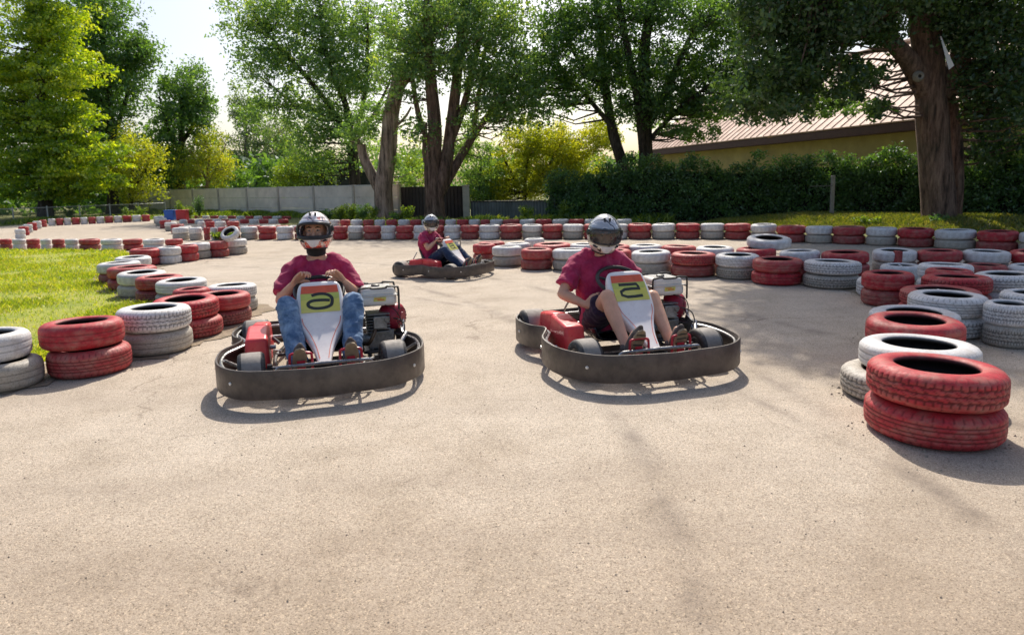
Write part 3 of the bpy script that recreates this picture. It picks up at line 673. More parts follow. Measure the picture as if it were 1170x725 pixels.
def helmet(parent,C,rot,paint,visor_down,s=1.0):
    """full-face shell with a cut-out for the eyes; local -Y is forward"""
    Rm=Matrix(rot)
    nu,nv=64,40; ex,ey,ez=.129*s,.157*s,.158*s
    def P(u,v,off=0.0):   # u azimuth from front, v elevation
        cu=math.cos(u); front=max(0,cu)**2
        x=math.sin(u)*math.cos(v)*(ex+off); y=-math.cos(u)*math.cos(v)*(ey+off); z=math.sin(v)*(ez+off)
        if v<R(-8): # chin bar juts and tucks in
            t=min(1,(R(-8)-v)/R(35)); y-= .028*t*front; z+= -.0*t
            x*=1+.10*t*(1-front)*.3
        if v>R(35): z-= .006
        return Rm@Vector((x,y,z))+Vector(C)
    vs=[];vidx={}
    v0,v1=R(-52),R(90)
    eyetop,eyebot,eyeh=R(22),R(-15),R(62)
    U=[2*PI*i/nu-PI for i in range(nu)]
    def vv(j): return v0+(v1-v0)*(j/nv)
    m=MB(); 
    for j in range(nv+1):
        for i in range(nu): vs.append(P(U[i],vv(j)))
    fs=[]
    for j in range(nv):
        vm_=vv(j+.5)
        for i in range(nu):
            um=U[i]+PI/nu
            e=(abs(um)/eyeh)**4+(abs(vm_-(eyetop+eyebot)/2)/((eyetop-eyebot)/2))**4
            if e<1: continue
            fs.append((j*nu+i,j*nu+(i+1)%nu,(j+1)*nu+(i+1)%nu,(j+1)*nu+i))
    m.add(vs,fs); 
    me=m.mesh('helmet',HM[paint],0); me.shade_smooth()
    h=link('helmet',me,parent); md=h.modifiers.new('w','SMOOTH'); md.factor=.5; md.iterations=1; md=h.modifiers.new('thick','SOLIDIFY'); md.thickness=.022; md.offset=-1
    # put the origin at the helmet so its pattern sits on it
    for v in me.vertices: v.co-=Vector(C)
    h.location=C
    def hb(mb,name,mt,**k):
        o=mb.build(name,mt,h,**k)
        for v in o.data.vertices: v.co-=Vector(C)
        return o
    # gasket round the opening
    m=MB(); ring=[]
    for q in range(44):
        a=2*PI*q/44; cu,su=math.cos(a),math.sin(a); k_=(abs(cu)**4+abs(su)**4)**(-.25)
        ring.append(P(eyeh*k_*cu,(eyetop+eyebot)/2+(eyetop-eyebot)/2*k_*su,.002))
    m.tube(ring,.0075 if visor_down else .011,8,True); hb(m,'visor_gasket',HM['trim'],smooth=60)
    m=MB()
    vtop,vbot=(R(27),R(-19)) if visor_down else (R(52),R(20))
    vs=[];a_,b_=25,9
    for j in range(b_):
        for i in range(a_):
            u=(i/(a_-1)-.5)*2*R(72); t=j/(b_-1); edge=1-.35*abs(i/(a_-1)-.5)**2*4*.5
            v=(vtop+vbot)/2+(t-.5)*(vtop-vbot)*edge; vs.append(P(u,v,.007))
    m.add(vs,[(j*a_+i,j*a_+i+1,(j+1)*a_+i+1,(j+1)*a_+i) for j in range(b_-1) for i in range(a_-1)])
    if visor_down:
        vz=hb(m,'visor',HM['visor'],smooth=60)
    # visor pivots
    for sx in (-1,1):
        m=MB(); p=P(sx*R(78),R(8),0); d=(p-Vector(C)).normalized(); m.tube([p,p+d*.009,p+d*.012],[.026,.024,.014],16); hb(m,'visor_pivot',HM['trim'])
    m=MB()
    if not visor_down: # frame band of the raised visor
        for dv,rr in ((R(24),.006),(R(-19),.009)):
            m.tube([P(R(-70)+R(140)*i/24,dv-(.10*(abs(i/12-1)**2)*(1 if dv>0 else -1)),.006) for i in range(25)],rr,6)
        hb(m,'visor_frame',HM['trim'],smooth=60)
    m=MB(); vs=[]
    for j in range(6):
        for i in range(13):
            u=(i/12-.5)*2*R(27-j*3); v=R(-21)-R(22)*j/5; vs.append(P(u,v,.004+.004*math.sin(PI*i/12)))
    m.add(vs,[(j*13+i,j*13+i+1,(j+1)*13+i+1,(j+1)*13+i) for j in range(5) for i in range(12)]); hb(m,'chin_vent',HM['chin'],smooth=60)
    m=MB()
    for sx in (-1,1):
        m.tube([P(sx*R(34),R(-27),.004),P(sx*R(44),R(-24),.006),P(sx*R(52),R(-24),.003)],[.004,.008,.004],8)
    for sx in (-1,1): m.tube([P(sx*R(12),R(50),.002),P(sx*R(16),R(58),.008),P(sx*R(22),R(66),.002)],[.004,.010,.004],8)
    hb(m,'air_vent',HM['trim'],smooth=60)
    m=MB(); m.tube([P(2*PI*i/40,R(-52),-.008) for i in range(40)],.011,8,True); hb(m,'neck_roll',HM['pad'],smooth=60)
    return h
def hand(m,wrist,grip,tl,up,side,fs=1.0,open_=0.0):
    """hand from wrist to a rim at grip; tl runs along the rim (thumb side is -side*tl)"""
    W=Vector(wrist); G=Vector(grip); a=(G-W); a.normalize(); t=Vector(tl); t=(t-a*t.dot(a)).normalized(); n=a.cross(t); 
    if n.dot(Vector(up))<0: n=-n
    kn=G-a*.030+n*.020
    # palm
    for q in (-.030,-.010,.010,.030):
        m.tube([W+t*q*.55,W.lerp(kn,.5)+t*q*.9+n*.002,kn+t*q],[.016,.0145,.0115],8,round_=True)
    m.tube([W+t*.0,W.lerp(kn,.55)],[.022,.020],10,flat=.75,flatdir=n,round_=True)
    L=[.95,1.08,1.0,.80]
    for i,q in enumerate((-.031,-.0105,.0105,.031)):
        q*=side; l=L[i]*fs; b=kn+t*q
        p1=b+(a*.030-n*.001)*l+t*q*.05; p2=p1+(a*.012-n*.021)*l; p3=p2+(-a*.010-n*.017)*l
        m.tube([b-a*.012,b,p1,p2,p3],[.0095,.0092,.0085,.0078,.0068],8,round_=True)
    th=W+a*.030-t*side*.022-n*.004; 
    p1=th+a*.030-t*side*.022-n*.008; p2=p1+a*.026-t*side*.004-n*.012; p3=p2+a*.018+t*side*.006-n*.012
    m.tube([th,p1,p2,p3],[.0135,.0115,.0100,.0080],8,round_=True)
def make_person(label,pose,loc,rz,s,voxel=.0055):
    P={k:(Vector(v) if isinstance(v,(tuple,list)) and len(v)==3 and not isinstance(v[0],(tuple,list)) else v) for k,v in pose.items()}
    hip=P['hip']; ch=P['chest']; nk=P['neck']; hd=P['head']
    m=MB()
    X=Vector((1,0,0))
    def torso(m,inf,top=True):
        w1=hip.lerp(ch,.45)+Vector((0,.015,0))
        pts=[hip+Vector((0,0,-.03)),hip+Vector((0,.0,.05)),w1,ch,ch.lerp(nk,.55),nk+Vector((0,0,-.02))]
        rx=[.155,.165,.150,.175,.155,.062]; fl=[.72,.72,.70,.66,.60,.95]
        # tube: flat scales along flatdir
        n=20; vs=[]
        for i,p in enumerate(pts):
            for k in range(n):
                a=2*PI*k/n; tx=X; ax=(pts[min(i+1,5)]-pts[max(i-1,0)]).normalized(); ty=ax.cross(tx).normalized()
                c_,s_=math.cos(a),math.sin(a); c2=abs(c_)**.85*(1 if c_>0 else -1); s2=abs(s_)**.85*(1 if s_>0 else -1)
                vs.append(p+tx*c2*(rx[i]+inf)+ty*s2*(rx[i]*fl[i]+inf))
        m.add(vs,[(i*n+k,i*n+(k+1)%n,(i+1)*n+(k+1)%n,(i+1)*n+k) for i in range(5) for k in range(n)]+[tuple(range(n-1,-1,-1)),tuple(5*n+k for k in range(n))])
    torso(m,0)
    m.tube([nk+Vector((0,0,-.05)),nk.lerp(hd,.3),nk.lerp(hd,.65)],[.062,.056,.055],14,round_=True)
    # head with face inside the helmet
    Rh=P['rot']; 
    def hp(x,y,z): return Rh@Vector((x,y,z))+hd
    m.ell(hd+Rh@Vector((0,.005,.02)),(.076,.095,.105),20,Rh.to_3x3())
    m.ell(hp(0,-.03,-.055),(.052,.060,.062),16,Rh.to_3x3())
    m.tube([hp(0,-.088,.022),hp(0,-.104,-.005),hp(0,-.112,-.022)],[.008,.011,.015],8,round_=True)
    for sx in (-1,1):
        m.ell(hp(.082*sx,.012,-.002),(.012,.022,.032),10,Rh.to_3x3()); m.ell(hp(.031*sx,-.080,.034),(.022,.014,.009),10,Rh.to_3x3()); m.ell(hp(.038*sx,-.070,-.012),(.022,.02,.018),10,Rh.to_3x3())
    for sx,k in ((-1,'L'),(1,'R')):
        m.tube([nk+Vector((sx*.03,0,-.03)),nk.lerp(P['sh'+k],.5)+Vector((0,0,.012)),P['sh'+k]],[.055,.052,.052],12,round_=True)
        sh=P['sh'+k]; el=P['el'+k]; wr=P['wr'+k]
        m.tube([ch.lerp(sh,.4)+Vector((0,0,.03)),sh+Vector((-sx*.012,0,0)),sh.lerp(el,.35),sh.lerp(el,.75),el],[.066,.056,.048,.042,.038],14,round_=True)
        m.tube([el,el.lerp(wr,.25),el.lerp(wr,.6),wr],[.040,.042,.034,.025],14,round_=True)
        hand(m,wr,P['g'+k],P['t'+k],P.get('up'+k,(0,-.3,1)),sx)
        kn=P['kn'+k]; an=P['an'+k]; hj=hip+Vector((.085*sx,0,.0))
        m.tube([hj,hj.lerp(kn,.3),hj.lerp(kn,.75),kn],[.088,.082,.062,.056],14,round_=True)
        m.tube([kn,kn.lerp(an,.3)+Vector((0,.012,0)),kn.lerp(an,.7),an],[.055,.056,.040,.036],14,round_=True)
        toe=P['to'+k]; m.tube([an,an.lerp(toe,.5),toe],[.036,.034,.024],10,round_=True)
    body=link('person',remesh(m,voxel,2),None,PM['skin'])
    tag(body,label,'person'); body.location=loc; body.rotation_euler=(0,0,rz); body.scale=(s,s,s)
    # face details
    for sx in (-1,1):
        e=MB(); e.ell(hp(.031*sx,-.089,.020),(.0125,.010,.0062),12,Rh.to_3x3()); ey=e.build('eye',PM['eye'],body,80)
        e=MB(); e.ell(hp(.031*sx,-.0965,.020),(.0058,.004,.0056),10,Rh.to_3x3()); e.build('iris',PM['iris'],ey,80)
        e=MB(); e.tube([hp(.012*sx,-.097,.040),hp(.032*sx,-.098,.046),hp(.052*sx,-.086,.040)],[.003,.0045,.002],6); e.build('eyebrow',PM['brow'],body)
    e=MB(); e.tube([hp(-.022,-.086,-.050),hp(0,-.096,-.047),hp(.022,-.086,-.050)],[.003,.006,.003],8); e.build('mouth',PM['lip'],body)
    # shirt
    m=MB(); torso(m,.016)
    for sx,k in ((-1,'L'),(1,'R')):
        sh=P['sh'+k]; el=P['el'+k]; m.tube([nk+Vector((sx*.035,0,-.045)),nk.lerp(sh,.5)+Vector((0,0,.014)),sh],[.055,.066,.064],14,round_=True)
        m.tube([ch.lerp(sh,.3)+Vector((0,0,.02)),sh+Vector((0,0,.004)),sh.lerp(el,.4),sh.lerp(el,P.get('sleeve',.80))],[.070,.068,.070,.076],16,flat=.95,flatdir=(0,0,1),round_=False)
        m.ell(sh,(.064,.066,.060),14)
    sh_=remesh(m,.008,3,[(9,.010,(1,.6,.5)),(17,.008,(.8,.8,.6)),(34,.0025,(1,1,1))])
    link('shirt',sh_,body,PM['shirt'])
    m=MB(); m.tube([nk+Vector((.074*math.cos(a),.070*math.sin(a)-.004,-.030-.022*max(0,-math.sin(a)))) for a in [2*PI*i/28 for i in range(28)]],.0075,6,True); m.build('collar',PM['shirt'],body,60)
    # trousers or shorts
    m=MB(); long_=pose['legs']=='long'
    m.tube([hip+Vector((0,.02,-.06)),hip+Vector((0,.03,.06))],[.165,.17],18,flat=.75,flatdir=(0,1,0),round_=False)
    for sx,k in ((-1,'L'),(1,'R')):
        kn=P['kn'+k]; an=P['an'+k]; hj=hip+Vector((.085*sx,0,.0))
        if long_:
            m.tube([hj,hj.lerp(kn,.3),hj.lerp(kn,.8),kn],[.095,.088,.072,.069],16,round_=True)
            m.tube([kn,kn.lerp(an,.35)+Vector((0,.01,0)),kn.lerp(an,.75),an+(kn-an).normalized()*.035],[.069,.066,.060,.058],16,round_=False)
        else: m.tube([hj,hj.lerp(kn,.35),hj.lerp(kn,.72)],[.10,.10,.092],16,round_=False)
    tr=remesh(m,.008,3,[(11,.007,(.6,.8,1)),(22,.0045,(.7,.7,1.2)),(40,.0015,(1,1,1))])
    link('jeans' if long_ else 'shorts',tr,body,PM[pose['trouser']])
    # shoes
    for sx,k in ((-1,'L'),(1,'R')):
        an=P['an'+k]; toe=P['to'+k]; d=(toe-an).normalized(); dn=P['sole'] if 'sole' in P else Vector((0,-.8,-.5)); dn=(dn-d*dn.dot(d)).normalized(); sd=d.cross(dn)
        m=MB(); b=an+dn*.035-d*.045; L_=.275
        m.tube([b-dn*.015,b+d*.03-dn*.012,b+d*.10-dn*.02,b+d*.17-dn*.008,b+d*.23-dn*.0,b+d*.265+dn*.004],[.034,.040,.042,.044,.038,.020],14,flat=.85,flatdir=dn,round_=True)
        m.tube([an+d*.0-dn*.0,an-(dn*.045)],[.046,.045],14)
        so_=link('shoe',remesh(m,.006,3),body,PM['shoe'])
        m=MB(); out=[(.0,-.020),(.02,-.034),(.08,-.036),(.15,-.044),(.21,-.044),(.255,-.026),(.268,0),(.255,.026),(.21,.044),(.15,.044),(.08,.036),(.02,.034),(.0,.020)]
        m.poly([b+d*u+sd*v+dn*.024 for u,v in out],dn*.018); m.build('sole',PM['sole'],so_,30,bevel=.003)
        if pose.get('stripes'):
            m=MB()
            for u in (.03,.07,.11,.15,.19,.23): m.tube([b+d*u+sd*(-.034)+dn*.043,b+d*u+sd*.034+dn*.043],.0045,6)
            m.build('sole_stripe',PM['stripe'],so_)
    if pose.get('buff'):
        m=MB(); m.tube([nk.lerp(hd,.12),nk.lerp(hd,.3),nk.lerp(hd,.6)],[.068,.072,.068],18,round_=False); link('neck_warmer',remesh(m,.006,2,[(20,.003,(.3,.3,2))]),body,PM['buff'])
    helmet(body,tuple(hd+Vector((0,-.005,.012))),Rh,pose['paint'],pose['visor'])
    return body
def rotm(x=0,y=0,z=0): return (Matrix.Rotation(R(z),3,'Z')@Matrix.Rotation(R(y),3,'Y')@Matrix.Rotation(R(x),3,'X'))
# ------------------------------------------------------------------ karts and drivers in place
def place_kart(num,tipx,tipy,yaw,s,label):
    k=make_kart(num); p=gp(tipx,tipy,.19*s); off=Matrix.Rotation(R(yaw),3,'Z')@Vector((0,-.64*s,0))
    k.location=(p.x-off.x,p.y-off.y,0); k.rotation_euler=(0,0,R(yaw)); k.scale=(s,s,s)
    tag(k,label,'go-kart','go-karts on the track'); return k
base=dict(hip=(0,.13,.22),chest=(0,.235,.60),neck=(0,.225,.79),head=(0,.19,.972),rot=rotm(-4,0,-8),
 shL=(-.195,.225,.69),shR=(.195,.225,.69),
 elL=(-.275,.09,.50),wrL=(-.165,-.02,.635),gL=(-.085,-.105,.700),tL=(1,.1,.1),
 elR=(.275,.09,.50),wrR=(.165,-.02,.635),gR=(.085,-.105,.700),tR=(1,-.1,-.1),
 knL=(-.222,-.27,.51),anL=(-.16,-.56,.15),toL=(-.150,-.635,.29),
 knR=(.225,-.27,.51),anR=(.18,-.56,.16),toR=(.170,-.635,.30),sole=Vector((0,-.9,-.42)),
 legs='long',trouser='jeans',paint='red',visor=False,buff=True)
k1=place_kart('6',371,413,17,1.0,'go-kart with white nose and curved black number, crimson engine cover, driver in faded jeans')
make_person('person in raspberry T-shirt and faded blue jeans, helmet visor open, both hands atop the wheel',base,k1.location,R(17),1.0)
p2=dict(base); p2.update(hip=(-.03,.12,.22),chest=(-.06,.20,.60),neck=(-.055,.17,.77),head=(-.04,.10,.900),rot=rotm(10,3,-14),
 shL=(-.235,.20,.68),shR=(.125,.20,.69),
 elL=(-.385,.10,.47),wrL=(-.255,-.06,.40),gL=(-.16,-.10,.46),tL=(.3,.2,1),upL=(-1,0,0),
 elR=(.30,.14,.50),wrR=(.20,-.01,.50),gR=(.145,-.085,.555),tR=(-.2,.3,1),upR=(1,-.2,0),
 knL=(-.175,-.26,.49),anL=(-.165,-.57,.17),toL=(-.145,-.63,.30),knR=(.185,-.25,.46),
 legs='short',trouser='shorts',paint='silver',visor=True,buff=True,stripes=True,sleeve=.72)
k2=place_kart('5',748,397,16,1.0,'go-kart with white nose and angular black number, driver with bare legs')
make_person('person in raspberry T-shirt and dark shorts, silver helmet with smoked visor, leaning over the wheel',p2,k2.location,R(16),1.0)
p3=dict(base); p3.update(hip=(0,.16,.20),chest=(.0,.24,.55),neck=(0,.22,.72),head=(0,.16,.86),rot=rotm(4,0,-48),
 shL=(-.18,.22,.64),shR=(.18,.22,.64),elL=(-.26,.06,.47),wrL=(-.165,-.02,.57),gL=(-.10,-.10,.62),elR=(.27,.06,.47),wrR=(.165,-.02,.57),gR=(.10,-.10,.62),
 knL=(-.19,-.22,.44),knR=(.19,-.22,.44),trouser='navy',paint='silver',visor=True,buff=False,sleeve=.6)
k3=place_kart('8',537,303,62,.80,'smallest, farthest go-kart, turning in front of the outer tyre barrier')
make_person('person in raspberry T-shirt and navy trousers driving the farthest kart',p3,k3.location,R(62),.86,.008)

bpy.data.scenes.remove(TS)
# ------------------------------------------------------------------ ground, track, grass
def groundmat():
    m,nt,b=newmat('dusty_grass_soil'); co=nt.coord()
    c=nt.ramp(nt.noise(co,.8,6,.65),[(.35,(.10,.12,.025)),(.55,(.17,.17,.05)),(.75,(.26,.22,.13))])
    nt.l.new(c,b.inputs['Base Color']); b.inputs['Roughness'].default_value=.95; nt.l.new(nt.bump(nt.noise(co,14,5,.7),.6,.03),b.inputs['Normal']); return m
def asphaltmat():
    m,nt,b=newmat('sun_bleached_asphalt'); co=nt.coord()
    big=nt.noise(co,.35,4,.6); mid=nt.noise(co,2.6,5,.65)
    c=nt.ramp(mid,[(.30,(.44,.370,.292)),(.50,(.535,.457,.370)),(.72,(.60,.52,.43))])
    c=nt.mix(nt.ramp(big,[(.42,(0,0,0)),(.68,(.45,)*3)]),c,(.62,.55,.47))
    v=nt.new('ShaderNodeTexVoronoi'); v.inputs['Scale'].default_value=240; nt.l.new(co,v.inputs[0])
    sepc=nt.new('ShaderNodeSeparateColor'); nt.l.new(v.outputs['Color'],sepc.inputs[0])
    stone=nt.ramp(sepc.outputs[0],[(0,(.30,.28,.25)),(.12,(.62,.60,.58)),(.35,(.94,.93,.92)),(.7,(1.0,1.0,1.0)),(.92,(1.18,1.16,1.1)),(1,(1.7,1.65,1.55))])
    c=nt.mix(.85,c,stone,'MULTIPLY')
    grit=nt.ramp(nt.noise(co,210,3,.8),[(.30,(.45,.42,.38)),(.42,(.88,.88,.88)),(.6,(1.05,1.05,1.05)),(.72,(1.45,1.4,1.35))]); c=nt.mix(.9,c,grit,'MULTIPLY')
    g2=nt.ramp(nt.noise(co,55,4,.75),[(.34,(.68,.63,.58)),(.46,(1,1,1)),(.62,(1,1,1)),(.74,(1.2,1.18,1.15))]); c=nt.mix(.75,c,g2,'MULTIPLY')
    # worn pits where the dark binder shows
    pit=nt.ramp(nt.noise(co,7,8,.8),[(.60,(0,0,0)),(.70,(.55,)*3)]); c=nt.mix(pit,c,(.17,.125,.085))
    # rubbered-in driving line and tyre streaks running with the track
    st=nt.coord('Object',(.16,1.5,1)); s1=nt.noise(st,1.1,4,.6); c=nt.mix(nt.ramp(s1,[(.46,(0,0,0)),(.70,(.28,)*3)]),c,(.30,.245,.20))
    # faint rubber arcs left by the karts
    dv0=nt.noise(co,1.2,3)
    for (cx_,cy_,r0_,w_,op_) in ((-8.5,3.0,9.1,.10,.30),(-8.5,3.0,10.25,.10,.26),(-7.0,1.0,8.9,.07,.24),(11,9.5,9.3,.12,.26),(11,9.5,10.4,.12,.24)):
        ds=nt.new('ShaderNodeVectorMath',operation='DISTANCE'); nt.l.new(co,ds.inputs[0]); ds.inputs[1].default_value=(cx_,cy_,0)
        q=nt.math('ABSOLUTE',nt.math('SUBTRACT',nt.math('ADD',ds.outputs['Value'],nt.math('MULTIPLY',dv0,.12)),r0_+.06))
        f_=nt.math('MULTIPLY',nt.math('SUBTRACT',1.0,nt.math('MINIMUM',nt.math('DIVIDE',q,w_),1.0)),nt.ramp(nt.noise(co,1.7,5,.7),[(.42,(0,0,0)),(.62,(op_*2,)*3)])); c=nt.mix(f_,c,(.17,.14,.12))
    # vignette painted into the asphalt: darker and browner towards the camera
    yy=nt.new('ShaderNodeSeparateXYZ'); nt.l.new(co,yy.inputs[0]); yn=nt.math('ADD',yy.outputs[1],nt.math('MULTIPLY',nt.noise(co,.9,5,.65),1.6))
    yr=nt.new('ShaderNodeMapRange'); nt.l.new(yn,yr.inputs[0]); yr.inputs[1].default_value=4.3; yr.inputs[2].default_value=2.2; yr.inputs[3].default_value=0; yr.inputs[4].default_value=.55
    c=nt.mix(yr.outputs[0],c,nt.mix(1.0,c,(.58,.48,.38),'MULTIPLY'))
    # hairline cracks
    cr=nt.new('ShaderNodeTexVoronoi',feature='DISTANCE_TO_EDGE'); cr.inputs['Scale'].default_value=.42; 
    dv=nt.new('ShaderNodeVectorMath',operation='ADD'); nt.l.new(co,dv.inputs[0]); nz=nt.new('ShaderNodeTexNoise'); nz.inputs['Scale'].default_value=2.2; nz.inputs['Detail'].default_value=6; nt.l.new(co,nz.inputs[0]); nt.l.new(nz.outputs['Color'],dv.inputs[1]); nt.l.new(dv.outputs[0],cr.inputs[0])
    cf=nt.ramp(cr.outputs['Distance'],[(0,(.75,)*3),(.004,(.3,)*3),(.009,(0,0,0))]); cf=nt.mix(1.0,cf,nt.ramp(nt.noise(co,.6,3),[(.5,(0,0,0)),(.6,(1,1,1))]),'MULTIPLY')
    c=nt.mix(cf,c,(.13,.095,.07))
    # an older, browner patch with a curved seam near the right corner
    dd=nt.new('ShaderNodeVectorMath',operation='DISTANCE'); nt.l.new(nt.mix(.06,co,nz.outputs['Color']),dd.inputs[0]); dd.inputs[1].default_value=(4.15,.6,.03)
    pm=nt.ramp(nt.math('DIVIDE',dd.outputs['Value'],4.0),[(.77,(.14,)*3),(.83,(.22,)*3),(.835,(0,0,0))]); c=nt.mix(pm,c,(.33,.26,.19),'MIX')
    nt.l.new(c,b.inputs['Base Color']); b.inputs['Roughness'].default_value=.88; b.inputs['Specular IOR Level'].default_value=.3
    h=nt.math('ADD',nt.math('MULTIPLY',nt.noise(co,210,3,.8),.6),nt.math('MULTIPLY',v.outputs['Distance'],-.9)); nt.l.new(nt.bump(h,.5,.004),b.inputs['Normal']); return m
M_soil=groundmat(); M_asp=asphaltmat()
m=MB(); m.poly([(-500,-60,-.006),(500,-60,-.006),(500,900,-.006),(-500,900,-.006)]); tag(m.build('ground',M_soil,None,0),kind='structure')
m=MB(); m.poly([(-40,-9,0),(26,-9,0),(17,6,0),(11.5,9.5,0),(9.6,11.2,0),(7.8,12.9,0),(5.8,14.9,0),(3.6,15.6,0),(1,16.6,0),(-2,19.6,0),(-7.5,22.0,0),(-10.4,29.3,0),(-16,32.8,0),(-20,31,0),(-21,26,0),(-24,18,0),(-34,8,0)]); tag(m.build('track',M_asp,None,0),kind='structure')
GP=[(-4.5,4.1),(-3.75,5.0),(-3.45,5.8),(-3.42,6.7),(-4.15,7.5),(-4.9,8.5),(-5.6,9.5),(-6.2,10.6),(-6.8,12.0),(-7.6,13.4),(-8.6,14.75),(-11,15.5),(-15.5,16.5),(-19,17.2),(-24,18),(-24,1),(-8,1)]
M_turf,nt,b=newmat('sunlit_turf'); co=nt.coord(); c=nt.ramp(nt.noise(co,1.6,6,.7),[(.3,(.20,.26,.02)),(.5,(.33,.36,.04)),(.72,(.46,.40,.13))]); nt.l.new(c,b.inputs['Base Color']); b.inputs['Roughness'].default_value=.9; nt.l.new(nt.bump(nt.noise(co,30,5,.7),.8,.03),b.inputs['Normal'])
m=MB(); m.poly([(x,y,.004) for x,y in GP]); tag(m.build('lawn',M_turf,None,0),kind='structure')
def inpoly(X,Y,P):
    ins=np.zeros(len(X),bool); j=len(P)-1
    for i in range(len(P)):
        xi,yi=P[i]; xj,yj=P[j]; c_=((yi>Y)!=(yj>Y))&(X<(xj-xi)*(Y-yi)/(yj-yi+1e-12)+xi); ins^=c_; j=i
    return ins
def blades(X,Y,Z,hh,wd,m,name,lean=.5):
    n=len(X); a=rng.uniform(0,2*PI,n); ln=rng.normal(0,lean,(n,2))*hh[:,None]
    hx=np.cos(a)*wd/2; hy=np.sin(a)*wd/2
    V=np.zeros((n,4,3)); 
    V[:,0]=np.stack([X-hx,Y-hy,Z],1); V[:,1]=np.stack([X+hx,Y+hy,Z],1)
    V[:,2]=np.stack([X+hx*.5+ln[:,0]*.45,Y+hy*.5+ln[:,1]*.45,Z+hh*.62],1); V[:,3]=np.stack([X+ln[:,0],Y+ln[:,1],Z+hh],1)
    return link(name,fast(name,V,4,m,rng.uniform(0,1,n)))
M_blade=leafmat('grass_blades',[(.1,(.14,.20,.010)),(.4,(.27,.36,.02)),(.62,(.44,.48,.04)),(.85,(.60,.50,.16))],.5,(1.5,1.5,.4),nscale=1.6)
N=260000; u=rng.uniform(0,1,N); Y=4+13.5*u**1.25; X=-3.2-rng.uniform(0,1,N)*(Y*1.02-1.2).clip(3.4,15); k_=inpoly(X,Y,GP); X,Y=X[k_],Y[k_]
pn=np.array([noise.noise(Vector((x*.9,y*.9,0))) for x,y in zip(X[::1],Y[::1])]); hh=(.028+.035*(pn+.4).clip(0,1))*rng.uniform(.5,1.5,len(X))*(1+.4*(rng.uniform(0,1,len(X))>.97))
kk=rng.uniform(0,1,len(X))<(.55+pn*1.2).clip(.12,1); X,Y,hh=X[kk],Y[kk],hh[kk]
tag(blades(X,Y,np.full(len(X),.004),hh,(.0045+.0009*Y).astype(float),M_blade,'grass'),'sunlit yellow-green grass inside the bend on the left','grass',kind='stuff')
# dry flower heads in the lawn
# grassy bank behind the outer barrier on the right
bx0=[(4.6,17.2),(6.6,15.9),(8.6,14.3),(10.6,12.6),(12.6,10.8),(15,8.6)]
m=MB(); rows_=9; cr_=crom([(x,y,0) for x,y in bx0],10); BK=[]
for p in cr_:
    for j in range(rows_):
        t=j/(rows_-1); z=.20*math.sin(min(1,t*1.7)*PI/2)**2+.03*noise.noise(Vector((p.x,t*4,0))); edge=min(1,(p.x-4.6)/2.0); BK.append((p.x+t*2.0,p.y+t*3.6,max(-.02,z*edge)))
m.add(BK,[(i*rows_+j,(i+1)*rows_+j,(i+1)*rows_+j+1,i*rows_+j+1) for i in range(len(cr_)-1) for j in range(rows_-1)]); M_bank=mat('shade_darkened_bank_soil',(.15,.15,.05),.95,.4,2.5,dirt=(.26,.20,.13),dirtamt=.8,bump=.7,bd=.03)  # bank soil colour darkened to stand for the tree's shade
tag(m.build('grass_bank',M_bank,None,80),kind='structure')
B=np.array(BK).reshape(len(cr_),rows_,3); n=60000; ii=(rng.beta(1.1,1.9,n)*(len(cr_)-1)).astype(int); jj=rng.integers(0,rows_-1,n); a=rng.uniform(0,1,(n,1)); b_=rng.uniform(0,1,(n,1))
P_=B[ii,jj]*(1-a)*(1-b_)+B[ii+1,jj]*a*(1-b_)+B[ii,jj+1]*(1-a)*b_+B[ii+1,jj+1]*a*b_
M_blade_shade=leafmat('shade_dimmed_bank_blades',[(.1,(.06,.09,.012)),(.4,(.13,.18,.02)),(.62,(.26,.28,.04)),(.85,(.34,.27,.11))],.45,(1.4,1.35,.4),nscale=.9)  # dimmer blades: shade of the overhanging tree put into the colour
kp=rng.uniform(0,1,n)<np.clip(1.25-(P_[:,0]-6)*.10,.25,1); P_=P_[kp]; n=len(P_)
tag(blades(P_[:,0],P_[:,1],P_[:,2],rng.uniform(.04,.12,n),np.full(n,.022),M_blade_shade,'bank_grass'),'patchy grass on the low bank below the dark hedge','grass',kind='stuff')
# worn soil along the lines of tyres
M_dirt=mat('trodden_dry_soil',(.30,.23,.16),.95,.35,5,bump=.8,bd=.02,dirt=(.16,.15,.06),dirtamt=.6)
def ribbon(name,pts,w0,w1,z=.002):
    C_=crom([(x,y,0) for x,y in pts],9); m=MB(); L=[];Q=[]
    for i,p in enumerate(C_):
        t=(C_[min(i+1,len(C_)-1)]-C_[max(i-1,0)]).normalized(); q=Vector((-t.y,t.x,0)); a=w0*(.7+.7*noise.noise(p*2.3)+.35*noise.noise(p*9)); b2=w1*(.7+.7*noise.noise(p*2.1+Vector((5,0,0)))+.35*noise.noise(p*8)); L.append(p+q*abs(a)+Vector((0,0,z))); Q.append(p-q*abs(b2)+Vector((0,0,z)))
    N=len(L); m.add(L+Q,[(i,N+i,N+i+1,i+1) for i in range(N-1)]); tag(m.build(name,M_dirt,None,0),kind='structure')
ribbon('soil_verge',[(-6.5,3.1),(-5.2,3.6),(-4.2,4.1),(-3.5,4.8),(-3.1,5.6),(-2.95,6.4),(-3.1,7.1),(-3.9,7.9),(-4.8,8.7),(-5.5,9.5),(-6.2,10.8),(-6.9,12.5)],.62,.50,.0065)
ribbon('soil_verge',[(9.6,10),(8.2,11.6),(6.6,13.0),(4.6,14.6),(2,15.3),(-1,15.9),(-4,16.6),(-7,17.4)],.5,.42)
ribbon('soil_verge',[(-.5,10.9),(.6,10.2),(1.8,9.8),(2.8,9.2),(3.7,8.4),(4.2,7.4),(4.3,6.4)],.9,.38,.003)
